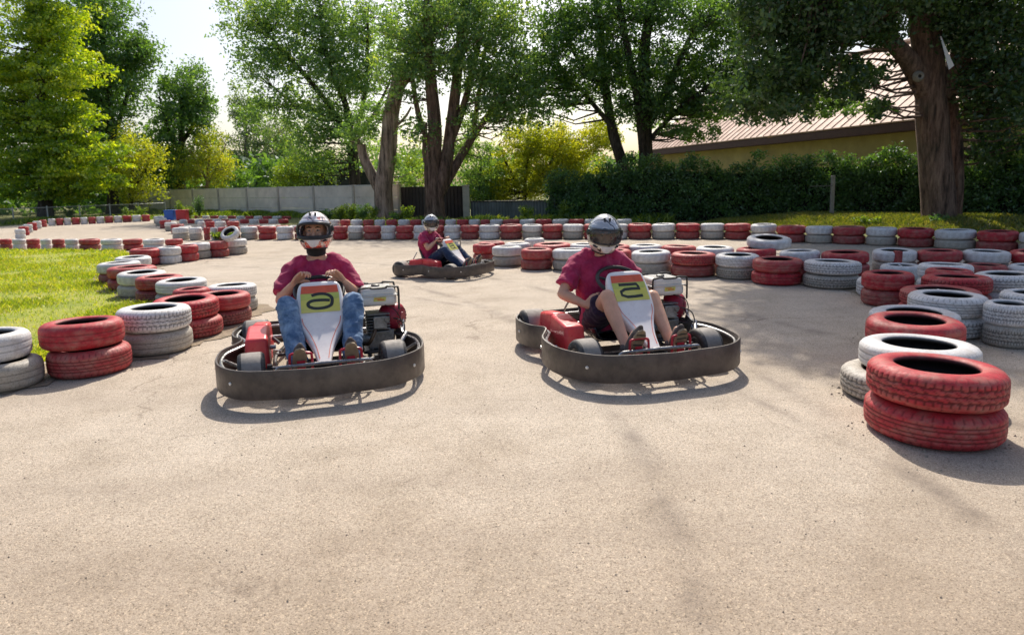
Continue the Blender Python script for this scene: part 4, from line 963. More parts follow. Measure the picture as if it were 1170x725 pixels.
# grit and crumbs swept against the tyres
M_grit=mat('pale_grit',(.36,.30,.24),.9,.4,40)
base_=[a for a in ALLT if a[3]==0 and a[1]<13]; V=[]; 
for q in range(5200):
    if q<3600:
        x,y,r,_=base_[rng.integers(len(base_))]; a=rng.uniform(0,2*PI); rr=r+abs(rng.normal(0,.06)); X_,Y_=x+math.cos(a)*rr,y+math.sin(a)*rr; s_=rng.uniform(.003,.011)
    else:
        Y_=rng.uniform(1.4,9); X_=rng.uniform(-.85,.85)*Y_; s_=rng.uniform(.0015,.005)
    p=np.array([(1,0,0),(0,1,0),(-1,0,0),(0,-1,0),(0,0,1.0)])*rng.uniform(.6,1.3,(5,3))*s_+np.array([X_,Y_,.0005])
    for t in ((0,1,4),(1,2,4),(2,3,4),(3,0,4)): V+= [p[t[0]],p[t[1]],p[t[2]]]
tag(link('gravel',fast('gravel',V,3,M_grit)),'loose grit scattered on the asphalt and along the tyres','gravel',kind='stuff')
# ------------------------------------------------------------------ trees
def barkmat(name,c,c2,sc_=1.0):
    m,nt,b=newmat(name); co=nt.coord('Object',(1,1,.13)); w=nt.noise(co,9*sc_,8,.75); cl=nt.ramp(w,[(.38,tuple(x*.22 for x in c)),(.5,c),(.66,c2)])
    cl=nt.mix(nt.ramp(nt.noise(nt.coord(),1.1,4),[(.5,(0,0,0)),(.75,(.5,)*3)]),cl,(.07,.075,.045))
    nt.l.new(cl,b.inputs['Base Color']); b.inputs['Roughness'].default_value=.95; nt.l.new(nt.bump(w,1.0,.08),b.inputs['Normal']); return m
BK1=barkmat('grey_brown_bark',(.34,.25,.20),(.56,.43,.36)); BK2=barkmat('dark_bark',(.055,.042,.035),(.12,.095,.08)); BK3=barkmat('furrowed_old_bark',(.19,.115,.085),(.36,.24,.18),1.1)
def br(st,k): return [(p,tuple(min(1,x*k) for x in c)) for p,c in st]
LM={'bright':leafmat('bright_needle_green',br([(.15,(.03,.075,.006)),(.4,(.10,.18,.010)),(.6,(.26,.34,.02)),(.8,(.42,.44,.04))],1.45),.58),
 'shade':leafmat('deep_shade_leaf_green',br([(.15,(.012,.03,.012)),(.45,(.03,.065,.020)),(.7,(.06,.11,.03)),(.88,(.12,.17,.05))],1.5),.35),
 'dark':leafmat('dark_leaf_green',br([(.15,(.012,.03,.012)),(.45,(.03,.065,.020)),(.7,(.06,.11,.03)),(.88,(.12,.17,.05))],2.7),.56),
 'mid':leafmat('silvery_poplar_green',br([(.15,(.02,.045,.022)),(.45,(.05,.095,.035)),(.68,(.10,.16,.06)),(.88,(.30,.33,.09))],2.5),.57),
 'yellow':leafmat('yellow_green_leaf',br([(.15,(.07,.10,.01)),(.4,(.20,.26,.02)),(.65,(.40,.42,.035)),(.88,(.60,.52,.09))],1.25),.5),
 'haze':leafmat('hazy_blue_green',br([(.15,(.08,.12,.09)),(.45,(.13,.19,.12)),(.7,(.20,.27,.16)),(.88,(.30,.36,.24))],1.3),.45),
 'hedge':leafmat('dark_ivy_green',br([(.15,(.006,.016,.006)),(.5,(.018,.038,.012)),(.75,(.035,.07,.02)),(.88,(.12,.17,.04))],4.4),.4,nscale=1.0),
 'weed':leafmat('weed_green',br([(.15,(.03,.06,.008)),(.45,(.08,.14,.012)),(.7,(.20,.27,.03)),(.9,(.40,.42,.06))],1.4),.5)}
def leaves(C,rad,per,size,m,name='crown',squash=.7,droop=0.0):
    C=np.asarray(C); n=len(C)*per; c=np.repeat(C,per,0); rr=np.repeat(np.asarray(rad),per)[:,None]
    g=rng.normal(0,1,(n,3)); g/=np.linalg.norm(g,axis=1)[:,None]; g*=rng.uniform(0,1,(n,1))**.45; g[:,2]*=squash
    p=c+g*rr; 
    if droop: p[:,2]-=droop*np.linalg.norm(g[:,:2],axis=1)*rr[:,0]
    # leaf frames
    d=rng.normal(0,1,(n,3)); d/=np.linalg.norm(d,axis=1)[:,None]; e=rng.normal(0,1,(n,3)); e-=d*(e*d).sum(1)[:,None]; e/=np.linalg.norm(e,axis=1)[:,None]
    s_=(size*rng.uniform(.55,1.35,n))[:,None]; V=np.stack([p-d*s_*.55,p+e*s_*.30,p+d*s_*.60,p-e*s_*.30],1)
    # shade variation by clump
    cl=np.repeat(rng.uniform(0,.45,len(C)),per)+rng.uniform(0,.55,n)
    return fast(name,V,4,m,cl)
def crownpts(ells,D):
    C=[];Rd=[]
    for (cx,cy,rx,ry,rd,n,cr,*dd) in ells:
        d0=D+(dd[0] if dd else 0); s_=d0/F
        for _ in range(int(n*1.55)):
            g=rng.normal(0,1,3); g/=np.linalg.norm(g); g*=rng.uniform(.1,1)**.55*rng.choice([1,1,1.12,1.35])
            p=at(cx+g[0]*rx,cy+g[1]*ry,d0+g[2]*rd); 
            if p.z<.25: p.z=.25+abs(g[1])*.2
            C.append(p); Rd.append(cr*rng.uniform(.4,1.15))
    return C,Rd
def tree(name,label,D,limbs,ells,leaf,bark,per=150,size=.10,cat='tree',group=None,squash=.7,twigs=True,droop=0,n=10):
    base=at(limbs[0][0][0][0],limbs[0][0][0][1],D); root=empty(name,(base.x,base.y,0)); tag(root,label,cat,group); O=Vector((base.x,base.y,0))
    m=MB(); samples=[]
    for (pts,r0,r1,*dd) in limbs:
        dd=dd[0] if dd else [0]*len(pts)
        W=[at(px,py,D+(dd[i] if i<len(dd) else dd[-1]))-O for i,(px,py) in enumerate(pts)]
        if pts is limbs[0][0] or (len(pts)>2 and pts[0][1]>225): W[0].z=-.05
        Cc=crom(W,5); K_=len(Cc); rr=[(r0+(r1-r0)*(i/(K_-1)))*D/F*(1+.07*noise.noise(Cc[i]*2.1)) for i in range(K_)]
        if Cc[0].z<.1: rr[0]*=1.35; rr[1]*=1.15
        m.tube(Cc,rr,n); samples+= [(c,r) for c,r in zip(Cc,rr)]
    C,Rd=crownpts(ells,D); C=[c-O for c in C]
    if twigs:
        S_=np.array([tuple(s[0]) for s in samples]); cand=S_
        for c in C[::3]:
            dz=np.linalg.norm(S_-np.array(c),axis=1)+np.where(S_[:,2]>c.z,1.5,0); j=int(dz.argmin()); a=Vector(S_[j]); L_=(c-a).length
            if L_<.2 or L_>1.9+D*.02: continue
            mid=a.lerp(c,.5)+Vector((0,0,-.06*L_))+Vector(rng.normal(0,.05*L_,3)); r_=min(samples[j][1]*.5,.02+.012*L_); m.tube([a,mid,c],[r_,r_*.6,.008],5)
    m.build('trunk',bark,root,70)
    link('crown',leaves([tuple(c) for c in C],Rd,int(per*.68),size,LM[leaf] if isinstance(leaf,str) else leaf,squash=squash,droop=droop),root)
    return root
# left group
tree('conifer_tree','tall bright green feathery tree at the far left edge',33,[([(52,250),(50,160),(48,60),(46,-20)],7,3)],
  [(48,-30,45,30,1.5,40,.9),(50,25,52,32,1.6,70,.9),(52,80,56,32,1.7,85,.9),(58,130,60,28,1.8,85,.85),(66,175,66,26,1.8,95,.8),(78,207,68,18,1.8,70,.7),(-10,120,40,110,1.5,90,.9)],'bright',BK2,per=150,size=.145,squash=.27,droop=.3)
tree('broadleaf_tree','tallest dark green tree behind the bright feathery tree on the left',40,[([(130,250),(128,170),(122,80),(112,10)],6,2),([(128,160),(145,110),(152,60)],3,1.2),([(127,140),(105,90),(95,40)],3,1)],
  [(112,15,42,40,2,70,.9),(140,62,42,36,2,80,.9),(118,110,48,40,2,90,.9),(160,60,20,20,1,20,.7),(120,165,46,36,2,80,.9),(92,60,40,60,2,70,.9)],'dark',BK2,per=75,size=.17)
tree('broadleaf_tree','dark rounded tree standing left of the pale yellow tree',44,[([(208,250),(207,190),(208,130),(210,100)],5,2),([(207,180),(190,140),(182,110)],2.6,1),([(207,165),(228,130),(236,105)],2.6,1)],
  [(208,95,28,24,2,50,.8),(230,118,20,20,1.5,26,.7),(205,135,36,24,2,60,.85),(190,170,34,24,2,50,.85),(232,152,16,26,1.5,16,.8),(176,195,30,22,2,40,.8)],'dark',BK2,per=75,size=.17)
tree('small_tree','yellow-leaved bushy tree below the dark trees on the left',36,[([(150,248),(150,215),(152,180)],3,1.5),([(150,220),(135,190),(130,165)],1.6,.8),([(150,220),(168,190),(172,165)],1.6,.8)],
  [(150,170,24,24,1.2,34,.6),(170,180,18,22,1.2,24,.6),(135,190,22,26,1.2,30,.6),(155,215,34,18,1.2,36,.6)],'yellow',BK2,per=60,size=.12)
tree('small_tree','pale yellow-green fine-leaved tree behind the concrete wall',42,[([(238,245),(237,205),(240,170)],2.4,1),([(238,210),(225,185),(216,172)],1.4,.7),([(238,210),(252,180),(258,165)],1.4,.7)],
  [(240,162,20,20,1.3,36,.6),(232,190,36,22,1.5,60,.65),(215,196,22,14,1.2,24,.6),(255,196,14,16,1.2,20,.6)],LM['yellow'],BK1,per=70,size=.11)
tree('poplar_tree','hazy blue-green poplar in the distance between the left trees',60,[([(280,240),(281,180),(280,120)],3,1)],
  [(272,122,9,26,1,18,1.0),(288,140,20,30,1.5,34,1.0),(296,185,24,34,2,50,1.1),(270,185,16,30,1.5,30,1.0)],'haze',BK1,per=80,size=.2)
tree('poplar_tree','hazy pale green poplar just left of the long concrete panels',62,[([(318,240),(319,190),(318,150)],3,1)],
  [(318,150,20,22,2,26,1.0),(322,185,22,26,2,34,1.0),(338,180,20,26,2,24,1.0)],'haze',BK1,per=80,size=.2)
# centre group
tree('poplar_tree','tall silvery tree with its dark stem rising behind the wall panels',34,[([(405,240),(405,200),(402,165)],7,5.5),([(402,168),(382,130),(352,90),(320,55),(300,30)],4.2,1.2),([(402,168),(395,120),(372,60),(365,0)],4.4,1.4),([(403,165),(425,135),(445,95)],3.0,1.2),([(403,165),(418,100),(420,20)],3.4,1.2),([(378,128),(340,120),(312,100)],2,.8)],
  [(290,20,42,32,2,66,.75),(345,12,46,30,2,80,.8),(300,72,36,26,2,44,.7),(350,60,42,28,2,60,.75),(400,25,42,34,2,80,.8),(395,90,38,32,2,66,.75),(335,115,32,22,2,34,.7),(372,140,38,20,2,44,.7),(345,160,34,18,2,36,.7),(290,130,26,22,1.5,26,.65),(370,185,42,16,1.5,40,.7),(370,90,70,60,2,120,.6),(420,60,40,60,2,70,.6),(320,40,60,40,2,60,.6),(395,160,40,24,1.5,40,.6),(350,-25,80,20,3,50,.9)],'mid',BK2,per=50,size=.135)
tree('old_tree','forked pale-barked tree with a sawn-off bare stem, standing before the wall',25.3,[([(440,251),(438,215),(443,180),(447,130),(455,95),(455,78)],11,7.5),([(438,225),(425,200),(415,178),(413,165)],6.5,5),([(452,110),(463,95),(478,75),(490,55),(500,20)],3.6,1.5),([(446,150),(462,135),(470,122)],2,1),([(447,150),(470,140),(478,150)],1.2,.6)],
  [(408,150,22,18,.8,16,.45),(425,128,20,16,.8,12,.4),(478,60,22,30,.9,26,.5),(500,15,26,26,1,26,.5),(462,195,20,14,.6,10,.4)],'mid',BK1,per=90,size=.10,n=14)
tree('old_tree','dark many-stemmed tree rising in front of the dark gate',23.8,[([(497,251),(496,220),(494,190),(497,150),(492,90),(489,40),(489,-30)],12,4,[0,0,0,0,0,0,0]),([(499,225),(508,195),(515,150),(522,90),(528,30),(536,-20)],9,3.5,[0,0,.3,.5,.6]),([(500,225),(520,190),(538,160),(562,125),(580,95)],6.5,2,[0,.2,.6,1]),([(495,175),(478,130),(470,70),(474,20)],4,1.4,[0,.5,.8]),([(512,170),(530,120),(545,60),(558,-10)],5,2.2,[.2,.5,.8]),([(540,158),(548,100),(556,50),(572,10)],3.2,1.4,[.6,.9]),([(493,200),(485,175),(487,140)],4,1.5)],
  [(470,30,34,32,1.2,56,.55),(520,10,40,30,1.5,64,.6),(572,20,40,34,1.5,60,.6),(585,75,32,30,1.3,42,.55),(545,95,30,26,1.2,34,.5),(470,90,22,30,1.0,26,.5),(520,70,30,28,1.2,34,.5),(575,125,30,20,1.1,26,.5),(478,150,20,26,1,16,.45),(520,50,80,50,1.5,110,.5),(585,110,40,40,1.3,70,.45),(560,60,60,50,1.4,70,.5),(450,60,26,50,1.2,40,.45),(535,140,22,22,1,14,.45),(520,-35,90,20,2,60,.7)],'mid',BK3,per=52,size=.105,n=14)
tree('broadleaf_tree','tall dark tree with two leaning stems behind the ivy hedge',25,[([(738,240),(738,190),(737,120),(736,60),(745,0),(750,-40)],9,4),([(728,240),(712,190),(700,150),(692,100),(686,40),(676,-30)],7.5,3,[0,0,.2,.4]),([(737,185),(730,120),(720,70),(708,10),(702,-30)],6,2.4,[0,-.3,-.5]),([(738,150),(765,95),(785,50),(800,20)],4.5,1.5,[0,-.3,-.6]),([(738,165),(770,130),(800,105),(840,75)],3.2,1,[0,-.3,-.8]),([(704,150),(670,110),(640,75),(620,35)],3.2,1,[0,.2,.5]),([(694,110),(655,60),(640,20)],2.4,.9,[0,.2,.5])],
  [(640,30,34,34,1.4,60,.55),(615,80,26,30,1.1,32,.5),(690,20,38,30,1.5,60,.6),(740,5,40,28,1.5,66,.6),(790,20,42,30,1.6,70,.6),(838,25,40,32,1.6,60,.6),(770,75,44,28,1.5,56,.55),(825,85,44,24,1.5,52,.55),(700,80,36,28,1.3,44,.5),(655,100,30,24,1.2,34,.5),(735,125,38,22,1.2,36,.5),(800,120,46,20,1.2,66,.45),(770,110,40,30,1.2,50,.45),(720,90,60,50,1.4,60,.5),(660,60,50,50,1.4,60,.5),(620,110,40,36,1.2,40,.45),(860,100,36,24,1.2,40,.4),(880,108,62,24,1.2,60,.33,-3),(950,120,40,14,1,26,.28,-3),(790,150,36,10,1,20,.3,-1),(700,60,60,50,1.4,60,.5),(830,60,40,40,1.4,50,.5),(690,-30,110,18,2,60,.7)],'dark',BK2,per=62,size=.11,n=12)
# bright shrubs behind the fence
tree('lilac_shrub','bright yellow-green shrub lit from behind, above the grey fence',27,[([(600,250),(600,210),(604,175)],2.5,1),([(600,225),(580,190),(570,165)],2,.8),([(600,225),(630,185),(642,160)],2,.8)],
  [(590,205,46,26,1.3,90,.45),(640,170,46,26,1.3,90,.5),(600,160,30,22,1.2,40,.45),(690,155,20,22,1.2,26,.45),(655,205,40,24,1.3,60,.45),(560,215,22,18,1,28,.4)],'yellow',BK2,per=130,size=.085,cat='shrub')
tree('lilac_shrub','mottled olive shrub between the old tree and the bright shrub',26,[([(548,250),(548,215),(550,180)],2,1)],
  [(550,190,24,34,1,44,.45),(530,165,16,22,1,16,.4),(548,225,24,16,1,26,.4)],'mid',BK2,per=110,size=.085,cat='shrub')
tree('lilac_shrub','green shrub mass behind the wall right of the poplars',36,[([(365,240),(365,215),(366,190)],2,1)],
  [(350,195,40,16,1.5,50,.6),(330,205,20,10,1,18,.5),(470,195,20,20,1,22,.5)],'weed',BK2,per=110,size=.11,cat='shrub')
# big tree on the right with heavy canopy
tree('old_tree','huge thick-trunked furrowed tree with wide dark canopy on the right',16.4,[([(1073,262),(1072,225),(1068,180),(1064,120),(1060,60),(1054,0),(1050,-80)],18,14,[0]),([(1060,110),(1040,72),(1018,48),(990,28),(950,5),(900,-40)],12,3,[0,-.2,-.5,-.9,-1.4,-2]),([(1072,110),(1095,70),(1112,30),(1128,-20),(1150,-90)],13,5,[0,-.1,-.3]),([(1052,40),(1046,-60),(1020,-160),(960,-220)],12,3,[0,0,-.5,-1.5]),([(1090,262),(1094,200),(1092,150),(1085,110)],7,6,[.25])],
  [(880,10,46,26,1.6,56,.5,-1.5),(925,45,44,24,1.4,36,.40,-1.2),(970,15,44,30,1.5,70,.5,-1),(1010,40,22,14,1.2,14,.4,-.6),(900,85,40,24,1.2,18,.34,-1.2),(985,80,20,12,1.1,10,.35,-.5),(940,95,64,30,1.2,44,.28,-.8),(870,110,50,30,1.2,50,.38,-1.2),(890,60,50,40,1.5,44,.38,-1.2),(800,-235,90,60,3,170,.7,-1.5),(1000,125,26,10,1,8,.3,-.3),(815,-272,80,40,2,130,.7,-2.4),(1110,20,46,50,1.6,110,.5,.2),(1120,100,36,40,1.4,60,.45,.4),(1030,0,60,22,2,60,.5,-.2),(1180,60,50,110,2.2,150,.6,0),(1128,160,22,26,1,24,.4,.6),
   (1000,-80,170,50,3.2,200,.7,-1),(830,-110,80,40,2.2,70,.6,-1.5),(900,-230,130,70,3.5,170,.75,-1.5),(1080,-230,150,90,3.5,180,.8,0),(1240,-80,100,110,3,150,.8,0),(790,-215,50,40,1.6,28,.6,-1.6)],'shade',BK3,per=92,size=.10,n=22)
# ------------------------------------------------------------------ ivy hedge along the back fence
def leafwall(name,label,cat,path,top,depth,m,dens,size,core=True,z0=0.0):
    """path of ground points, top(s) height; leaves fill the body, thicker at the face"""
    L=[0]; P=[Vector((*p,0)) for p in path]
    for a,b in zip(P,P[1:]): L.append(L[-1]+(b-a).length)
    T=L[-1]; n=int(T*dens); s_=rng.uniform(0,T,n); C=[]
    root=empty(name,tuple(P[0])); tag(root,label,cat)
    for s in s_:
        i=max(j for j in range(len(L)-1) if L[j]<=s); t=(s-L[i])/(L[i+1]-L[i]); p=P[i].lerp(P[i+1],t); d=(P[i+1]-P[i]).normalized(); nr=Vector((d.y,-d.x,0)); nr=nr if nr.y<0 else -nr
        tz=top(s)+.60*noise.noise(Vector((s*1.1,0,0)))+.65*noise.noise(Vector((s*3.3,3,0))); z=z0+rng.uniform(0,1)**.8*tz
        bul=depth*(.5+.35*noise.noise(Vector((s*1.1,z*1.4,7)))); C.append(p-P[0]+nr*(bul*rng.uniform(.2,1))+Vector((0,0,z)))
    link('foliage',leaves([tuple(c) for c in C],[.22]*len(C),34,size,m),root)
    if core:
        mb=MB()
        for i in range(len(P)-1):
            a,b=P[i]-P[0],P[i+1]-P[0]; q=8
            for k in range(q):
                s0=L[i]+(L[i+1]-L[i])*k/q; s1=L[i]+(L[i+1]-L[i])*(k+1)/q; u,v=a.lerp(b,k/q),a.lerp(b,(k+1)/q)
                mb.poly([u,v,v+Vector((0,0,top(s1)-.30)),u+Vector((0,0,top(s0)-.30))],(0,.06,0))
        mb.build('dead_stems',mat('tangled_dead_stems',(.02,.022,.014),1,.5,9,bump=.8,bd=.05),root)
    return root
hp=[gp(628,251),gp(700,251),gp(800,252),gp(900,251),gp(1000,251),gp(1100,252),gp(1200,256),gp(1330,262)]; hpath=[(p.x,p.y) for p in hp]
def htop(s): 
    tt=[(0,1.4),(2.5,1.85),(4,1.9),(6,1.7),(8,1.85),(10,1.85),(12,1.7),(14,1.9),(30,2.4)]
    for (a,b),(c,d) in zip(tt,tt[1:]):
        if a<=s<=c: return b+(d-b)*(s-a)/(c-a)
    return 2.0
leafwall('ivy_hedge','dark green ivy hedge running behind the outer barrier to the right edge','hedge',hpath,htop,.7,LM['hedge'],125,.075)
# post and rail standing in the hedge
p=gp(941,254); root=empty('fence_post',(p.x,p.y,0)); tag(root,'weathered pale post with a thin rail standing in the ivy hedge','fence post')
M_post=mat('weathered_grey_wood',(.30,.28,.25),.9,.3,20)
M_galv0=mat('dull_rail_metal',(.12,.12,.11),.7,.2,20)
m=MB(); m.box((0,-.45,.62),(.085,.085,1.36)); m.build('post',M_post,root,bevel=.006); m=MB(); m.box((-.35,-.50,1.02),(.62,.02,.02)); m.build('rail',M_galv0,root)
# ------------------------------------------------------------------ walls and fences
M_conc=mat('stained_precast_concrete',(.78,.70,.60),.9,.15,2.2,dirt=(.40,.35,.28),dirtamt=.5,bump=.4,bd=.01)
M_post2=mat('darker_concrete_post',(.50,.45,.38),.9,.2,4,dirt=(.12,.11,.09)); M_white=mat('chalky_white_coping',(.66,.64,.60),.85,.12,6)
def span(name,label,cat,a,b,n,h,mp,mc,th=.06,post=True,cop=True,lines=()):
    A=Vector((*a,0)); Bv=Vector((*b,0)); root=empty(name,tuple(A)); tag(root,label,cat); d=(Bv-A); L_=d.length/n; d.normalize(); ang=math.atan2(d.y,d.x); M3=Matrix.Rotation(ang,3,'Z')
    for i in range(n):
        m=MB(); zz=[0]+list(lines)+[h]
        for z0,z1 in zip(zz,zz[1:]): m.box(M3@Vector((L_*(i+.5),0,(z0+z1)/2)),(L_-.09,th,(z1-z0)-.012),M3)
        m.build('panel',mp,root,bevel=.004)
        if cop: m=MB(); m.box(M3@Vector((L_*(i+.5),0,h+.02)),(L_-.09,th+.03,.04),M3); m.build('coping',M_white,root)
    if post:
        for i in range(n+1): m=MB(); m.box(M3@Vector((L_*i,0,(h+.05)/2)),(.13,.14,h+.06),M3); m.build('post',mc,root,bevel=.008)
    return root
a=at(150,243,42); b=at(458,250,25.9)
span('concrete_wall','long beige wall of precast concrete panels behind the far tyre rows','wall',(a.x,a.y),(b.x,b.y),9,1.30,M_conc,M_post2,lines=(.36,.84))
M_gate=mat('dark_brown_sheet_metal',(.025,.02,.018),.6,.3,5,dirt=(.07,.05,.04)); a2=at(459,250,25.8); b2=at(530,252,24.4)
root=empty('sheet_gate',(a2.x,a2.y,0)); tag(root,'dark brown sheet-metal gate behind the farthest driver','gate'); dv=Vector((b2.x-a2.x,b2.y-a2.y,0)); ang=math.atan2(dv.y,dv.x); M3=Matrix.Rotation(ang,3,'Z')
for i in range(2):
    m=MB(); L_=dv.length/2; m.box(M3@Vector((L_*(i+.5),0,.63)),(L_-.03,.03,1.2),M3)
    for q in range(9): m.box(M3@Vector((L_*i+L_*(q+.5)/9,-.025,.63)),(.03,.02,1.16),M3)
    m.build('gate_leaf',M_gate,root,bevel=.003)
c_=at(533.5,252,24.2); m=MB(); m.box((0,0,.6),(.24,.22,1.2)); m.box((0,0,1.225),(.28,.26,.05)); o=m.build('gate_pillar',mat('pale_concrete_pillar',(.48,.44,.36),.9,.2,5,dirt=(.2,.18,.14)),None,bevel=.01); o.location=(c_.x,c_.y,0); tag(o,'pale concrete pillar between the dark gate and the grey fence','pillar')
M_corr=mat('grey_blue_corrugated_metal',(.13,.15,.16),.5,.25,4,metal=.3,dirt=(.06,.06,.05)); a3=at(538,252,24.2); b3=at(640,252,22.9)
root=empty('corrugated_fence',(a3.x,a3.y,0)); tag(root,'low grey-blue corrugated metal fence right of the pale pillar','fence')
dv=Vector((b3.x-a3.x,b3.y-a3.y,0)); n=120; vs=[]
for i in range(n+1):
    p=dv*(i/n); off=.018*math.sin(i*1.6); vs+= [(p.x,p.y+off,.0),(p.x,p.y+off,.68)]
m=MB(); m.add(vs,[(2*i,2*i+2,2*i+3,2*i+1) for i in range(n)]); o=m.build('sheet',M_corr,root,60); m=MB(); m.tube([Vector((0,-.03,.66)),dv+Vector((0,-.03,.66))],.02,6); m.build('rail',M_gate,root)
# chain-link fence at the far left
M_galv=mat('galvanised_wire',(.45,.46,.45),.5,.2,20,metal=.4)
mw,nt,b=newmat('chain_link_mesh'); co=nt.coord('Object'); 
sx=nt.new('ShaderNodeSeparateXYZ'); nt.l.new(co,sx.inputs[0])
s1=nt.math('ABSOLUTE',nt.math('SINE',nt.math('MULTIPLY',nt.math('ADD',sx.outputs[0],sx.outputs[2]),45.0))); s2=nt.math('ABSOLUTE',nt.math('SINE',nt.math('MULTIPLY',nt.math('SUBTRACT',sx.outputs[0],sx.outputs[2]),45.0)))
al=nt.math('LESS_THAN',nt.math('MINIMUM',s1,s2),.16); nt.l.new(al,b.inputs['Alpha']); b.inputs['Base Color'].default_value=(.2,.2,.2,1)
a4=at(-120,252,27); b4=at(190,248,35); root=empty('chain_link_fence',(a4.x,a4.y,0)); tag(root,'low chain-link fence with pale top rail at the far left','fence'); dv=Vector((b4.x-a4.x,b4.y-a4.y,0))
m=MB(); m.poly([(0,0,0),dv,dv+Vector((0,0,.64)),(0,0,.64)]); m.build('mesh_panel',mw,root,0)
m=MB(); m.tube([Vector((0,-.02,.65)),dv+Vector((0,-.02,.65))],.018,6); m.build('top_rail',M_galv,root)
for i in range(9): m=MB(); p=dv*(i/8); m.tube([p,p+Vector((0,0,.72))],.03,8); m.build('post',M_galv,root)
# ------------------------------------------------------------------ house with the pink tiled roof
A=Vector((8.6,41,0)); Bv=Vector((15.6,14.5,0)); d=(Bv-A).normalized(); nb=Vector((-d.y,d.x,0)); nb=nb if nb.x>0 else -nb; Lh=(Bv-A).length
hs=empty('house',tuple(A)); tag(hs,'low yellow house with weathered pink sheet roof behind the ivy hedge','house')
M_plaster=mat('ochre_plaster',(.42,.33,.15),.9,.2,1.5,dirt=(.25,.2,.12)); M_fascia=mat('dark_oxblood_board',(.07,.02,.018),.6,.3,8)
mr,nt,b=newmat('weathered_pink_roof'); co=nt.coord(); c=nt.ramp(nt.noise(co,1.4,7,.7),[(.3,(.27,.14,.09)),(.5,(.47,.28,.20)),(.7,(.66,.46,.36))]); nt.l.new(c,b.inputs['Base Color']); b.inputs['Roughness'].default_value=.65; nt.l.new(nt.bump(nt.noise(co,12,4),.4,.02),b.inputs['Normal'])
m=MB(); W_=9; 
m.poly([Vector((0,0,0)),d*Lh,d*Lh+nb*W_,nb*W_],(0,0,2.95)); m.build('wall',M_plaster,hs,0)
ez,rz_=3.0,6.6; e0=-nb*.45-d*.5; e1=d*(Lh+.5)-nb*.45; r0=nb*(W_/2)-d*.5+Vector((0,0,rz_)); r1=nb*(W_/2)+d*(Lh+.5)+Vector((0,0,rz_)); e0.z=e1.z=ez; f0=nb*(W_+.45)-d*.5; f1=nb*(W_+.45)+d*(Lh+.5); f0.z=f1.z=ez
m=MB(); m.poly([e0,e1,r1,r0],(0,0,.05)); m.poly([r0,r1,f1,f0],(0,0,.05))
for i in range(62):
    t=i/61; m.tube([e0.lerp(e1,t)+Vector((0,0,.065)),r0.lerp(r1,t)+Vector((0,0,.065))],.015,4)
rf=m.build('roof',mr,hs,0)
m=MB(); m.tube([r0+Vector((0,0,.08)),r1+Vector((0,0,.08))],.13,8); m.build('ridge_cap',mr,rf)
m=MB(); m.poly([e0+Vector((0,0,-.03)),e1+Vector((0,0,-.03)),e1+Vector((0,0,-.30)),e0+Vector((0,0,-.30))],nb*.04); m.poly([e0+Vector((0,0,-.31)),e1+Vector((0,0,-.31)),e1+nb*.45+Vector((0,0,-.31)),e0+nb*.45+Vector((0,0,-.31))],(0,0,.02)); m.build('fascia',M_fascia,hs,0)
m=MB(); m.poly([Vector((0,0,2.95)),nb*W_+Vector((0,0,2.95)),nb*W_/2+Vector((0,0,6.5))],d*.2); m.build('gable',M_plaster,hs,0)
# ------------------------------------------------------------------ things behind the wall and along it
p=at(400,212,37); vn_=empty('parked_van',(p.x,p.y,0)); vn_.rotation_euler=(0,0,R(8)); tag(vn_,'pale blue-white van parked behind the concrete wall','van')
M_van=mat('pale_blue_white_paint',(.62,.68,.76),.3,.06,3,coat=.5); M_glass=mat('dark_window_glass',(.03,.04,.05),.1,.1,3)
m=MB(); pr=[(-2.1,.35),(-2.1,1.2),(-1.95,2.15),(-1.8,2.3),(1.1,2.3),(1.35,2.2),(1.85,1.35),(2.35,1.15),(2.45,.9),(2.45,.35)]; m.poly([(x,-.85,z) for x,z in pr],(0,1.7,0)); m.build('body',M_van,vn_,30,bevel=.05)
m=MB()
for x0,x1 in ((-1.8,-.7),(-.6,.4),(.5,1.35)): m.poly([(x0,-.865,1.35),(x1,-.865,1.35),(x1-.05,-.865,2.05),(x0+.03,-.865,2.05)],(0,-.005,0))
m.build('side_window',M_glass,vn_,0)
for x in (-1.35,1.55): m=MB(); m.lathe([(.001,-.1),(.2,-.1),(.33,-.09),(.34,0),(.33,.09),(.2,.1),(.001,.1)],24,(x,-.78,.34),'y'); m.build('wheel',K['rubber'],vn_)
p=at(312,214,55); sh_=empty('shed',(p.x,p.y,0)); tag(sh_,'small dark shed with a pale roof among the distant trees','shed')
m=MB(); m.box((0,0,1.35),(3.2,3,2.7)); m.build('wall',mat('dark_blue_boards',(.06,.075,.10),.8,.2,4),sh_); m=MB(); m.box((0,0,2.8),(3.6,3.4,.18)); m.build('roof',M_white,sh_); m=MB(); m.box((-.4,-1.52,1.0),(.9,.04,2.0)); m.build('door',M_gate,sh_)
# blue and red containers with a plant
for px_,cc,nm in ((195.5,(.03,.13,.5),'blue'),(209,(.5,.03,.04),'red')):
    p=gp(px_,251.5); c0=empty('plastic_bin',(p.x,p.y,0)); tag(c0,f'{nm} plastic bin standing by the far end of the track','bin'); mt=mat(nm+'_plastic',cc,.5,.2,6)
    m=MB(); m.box((0,0,.21),(.42,.34,.42)); m.build('body',mt,c0,bevel=.02); m=MB(); m.box((0,0,.435),(.46,.38,.03)); m.build('rim',mt,c0,bevel=.01)
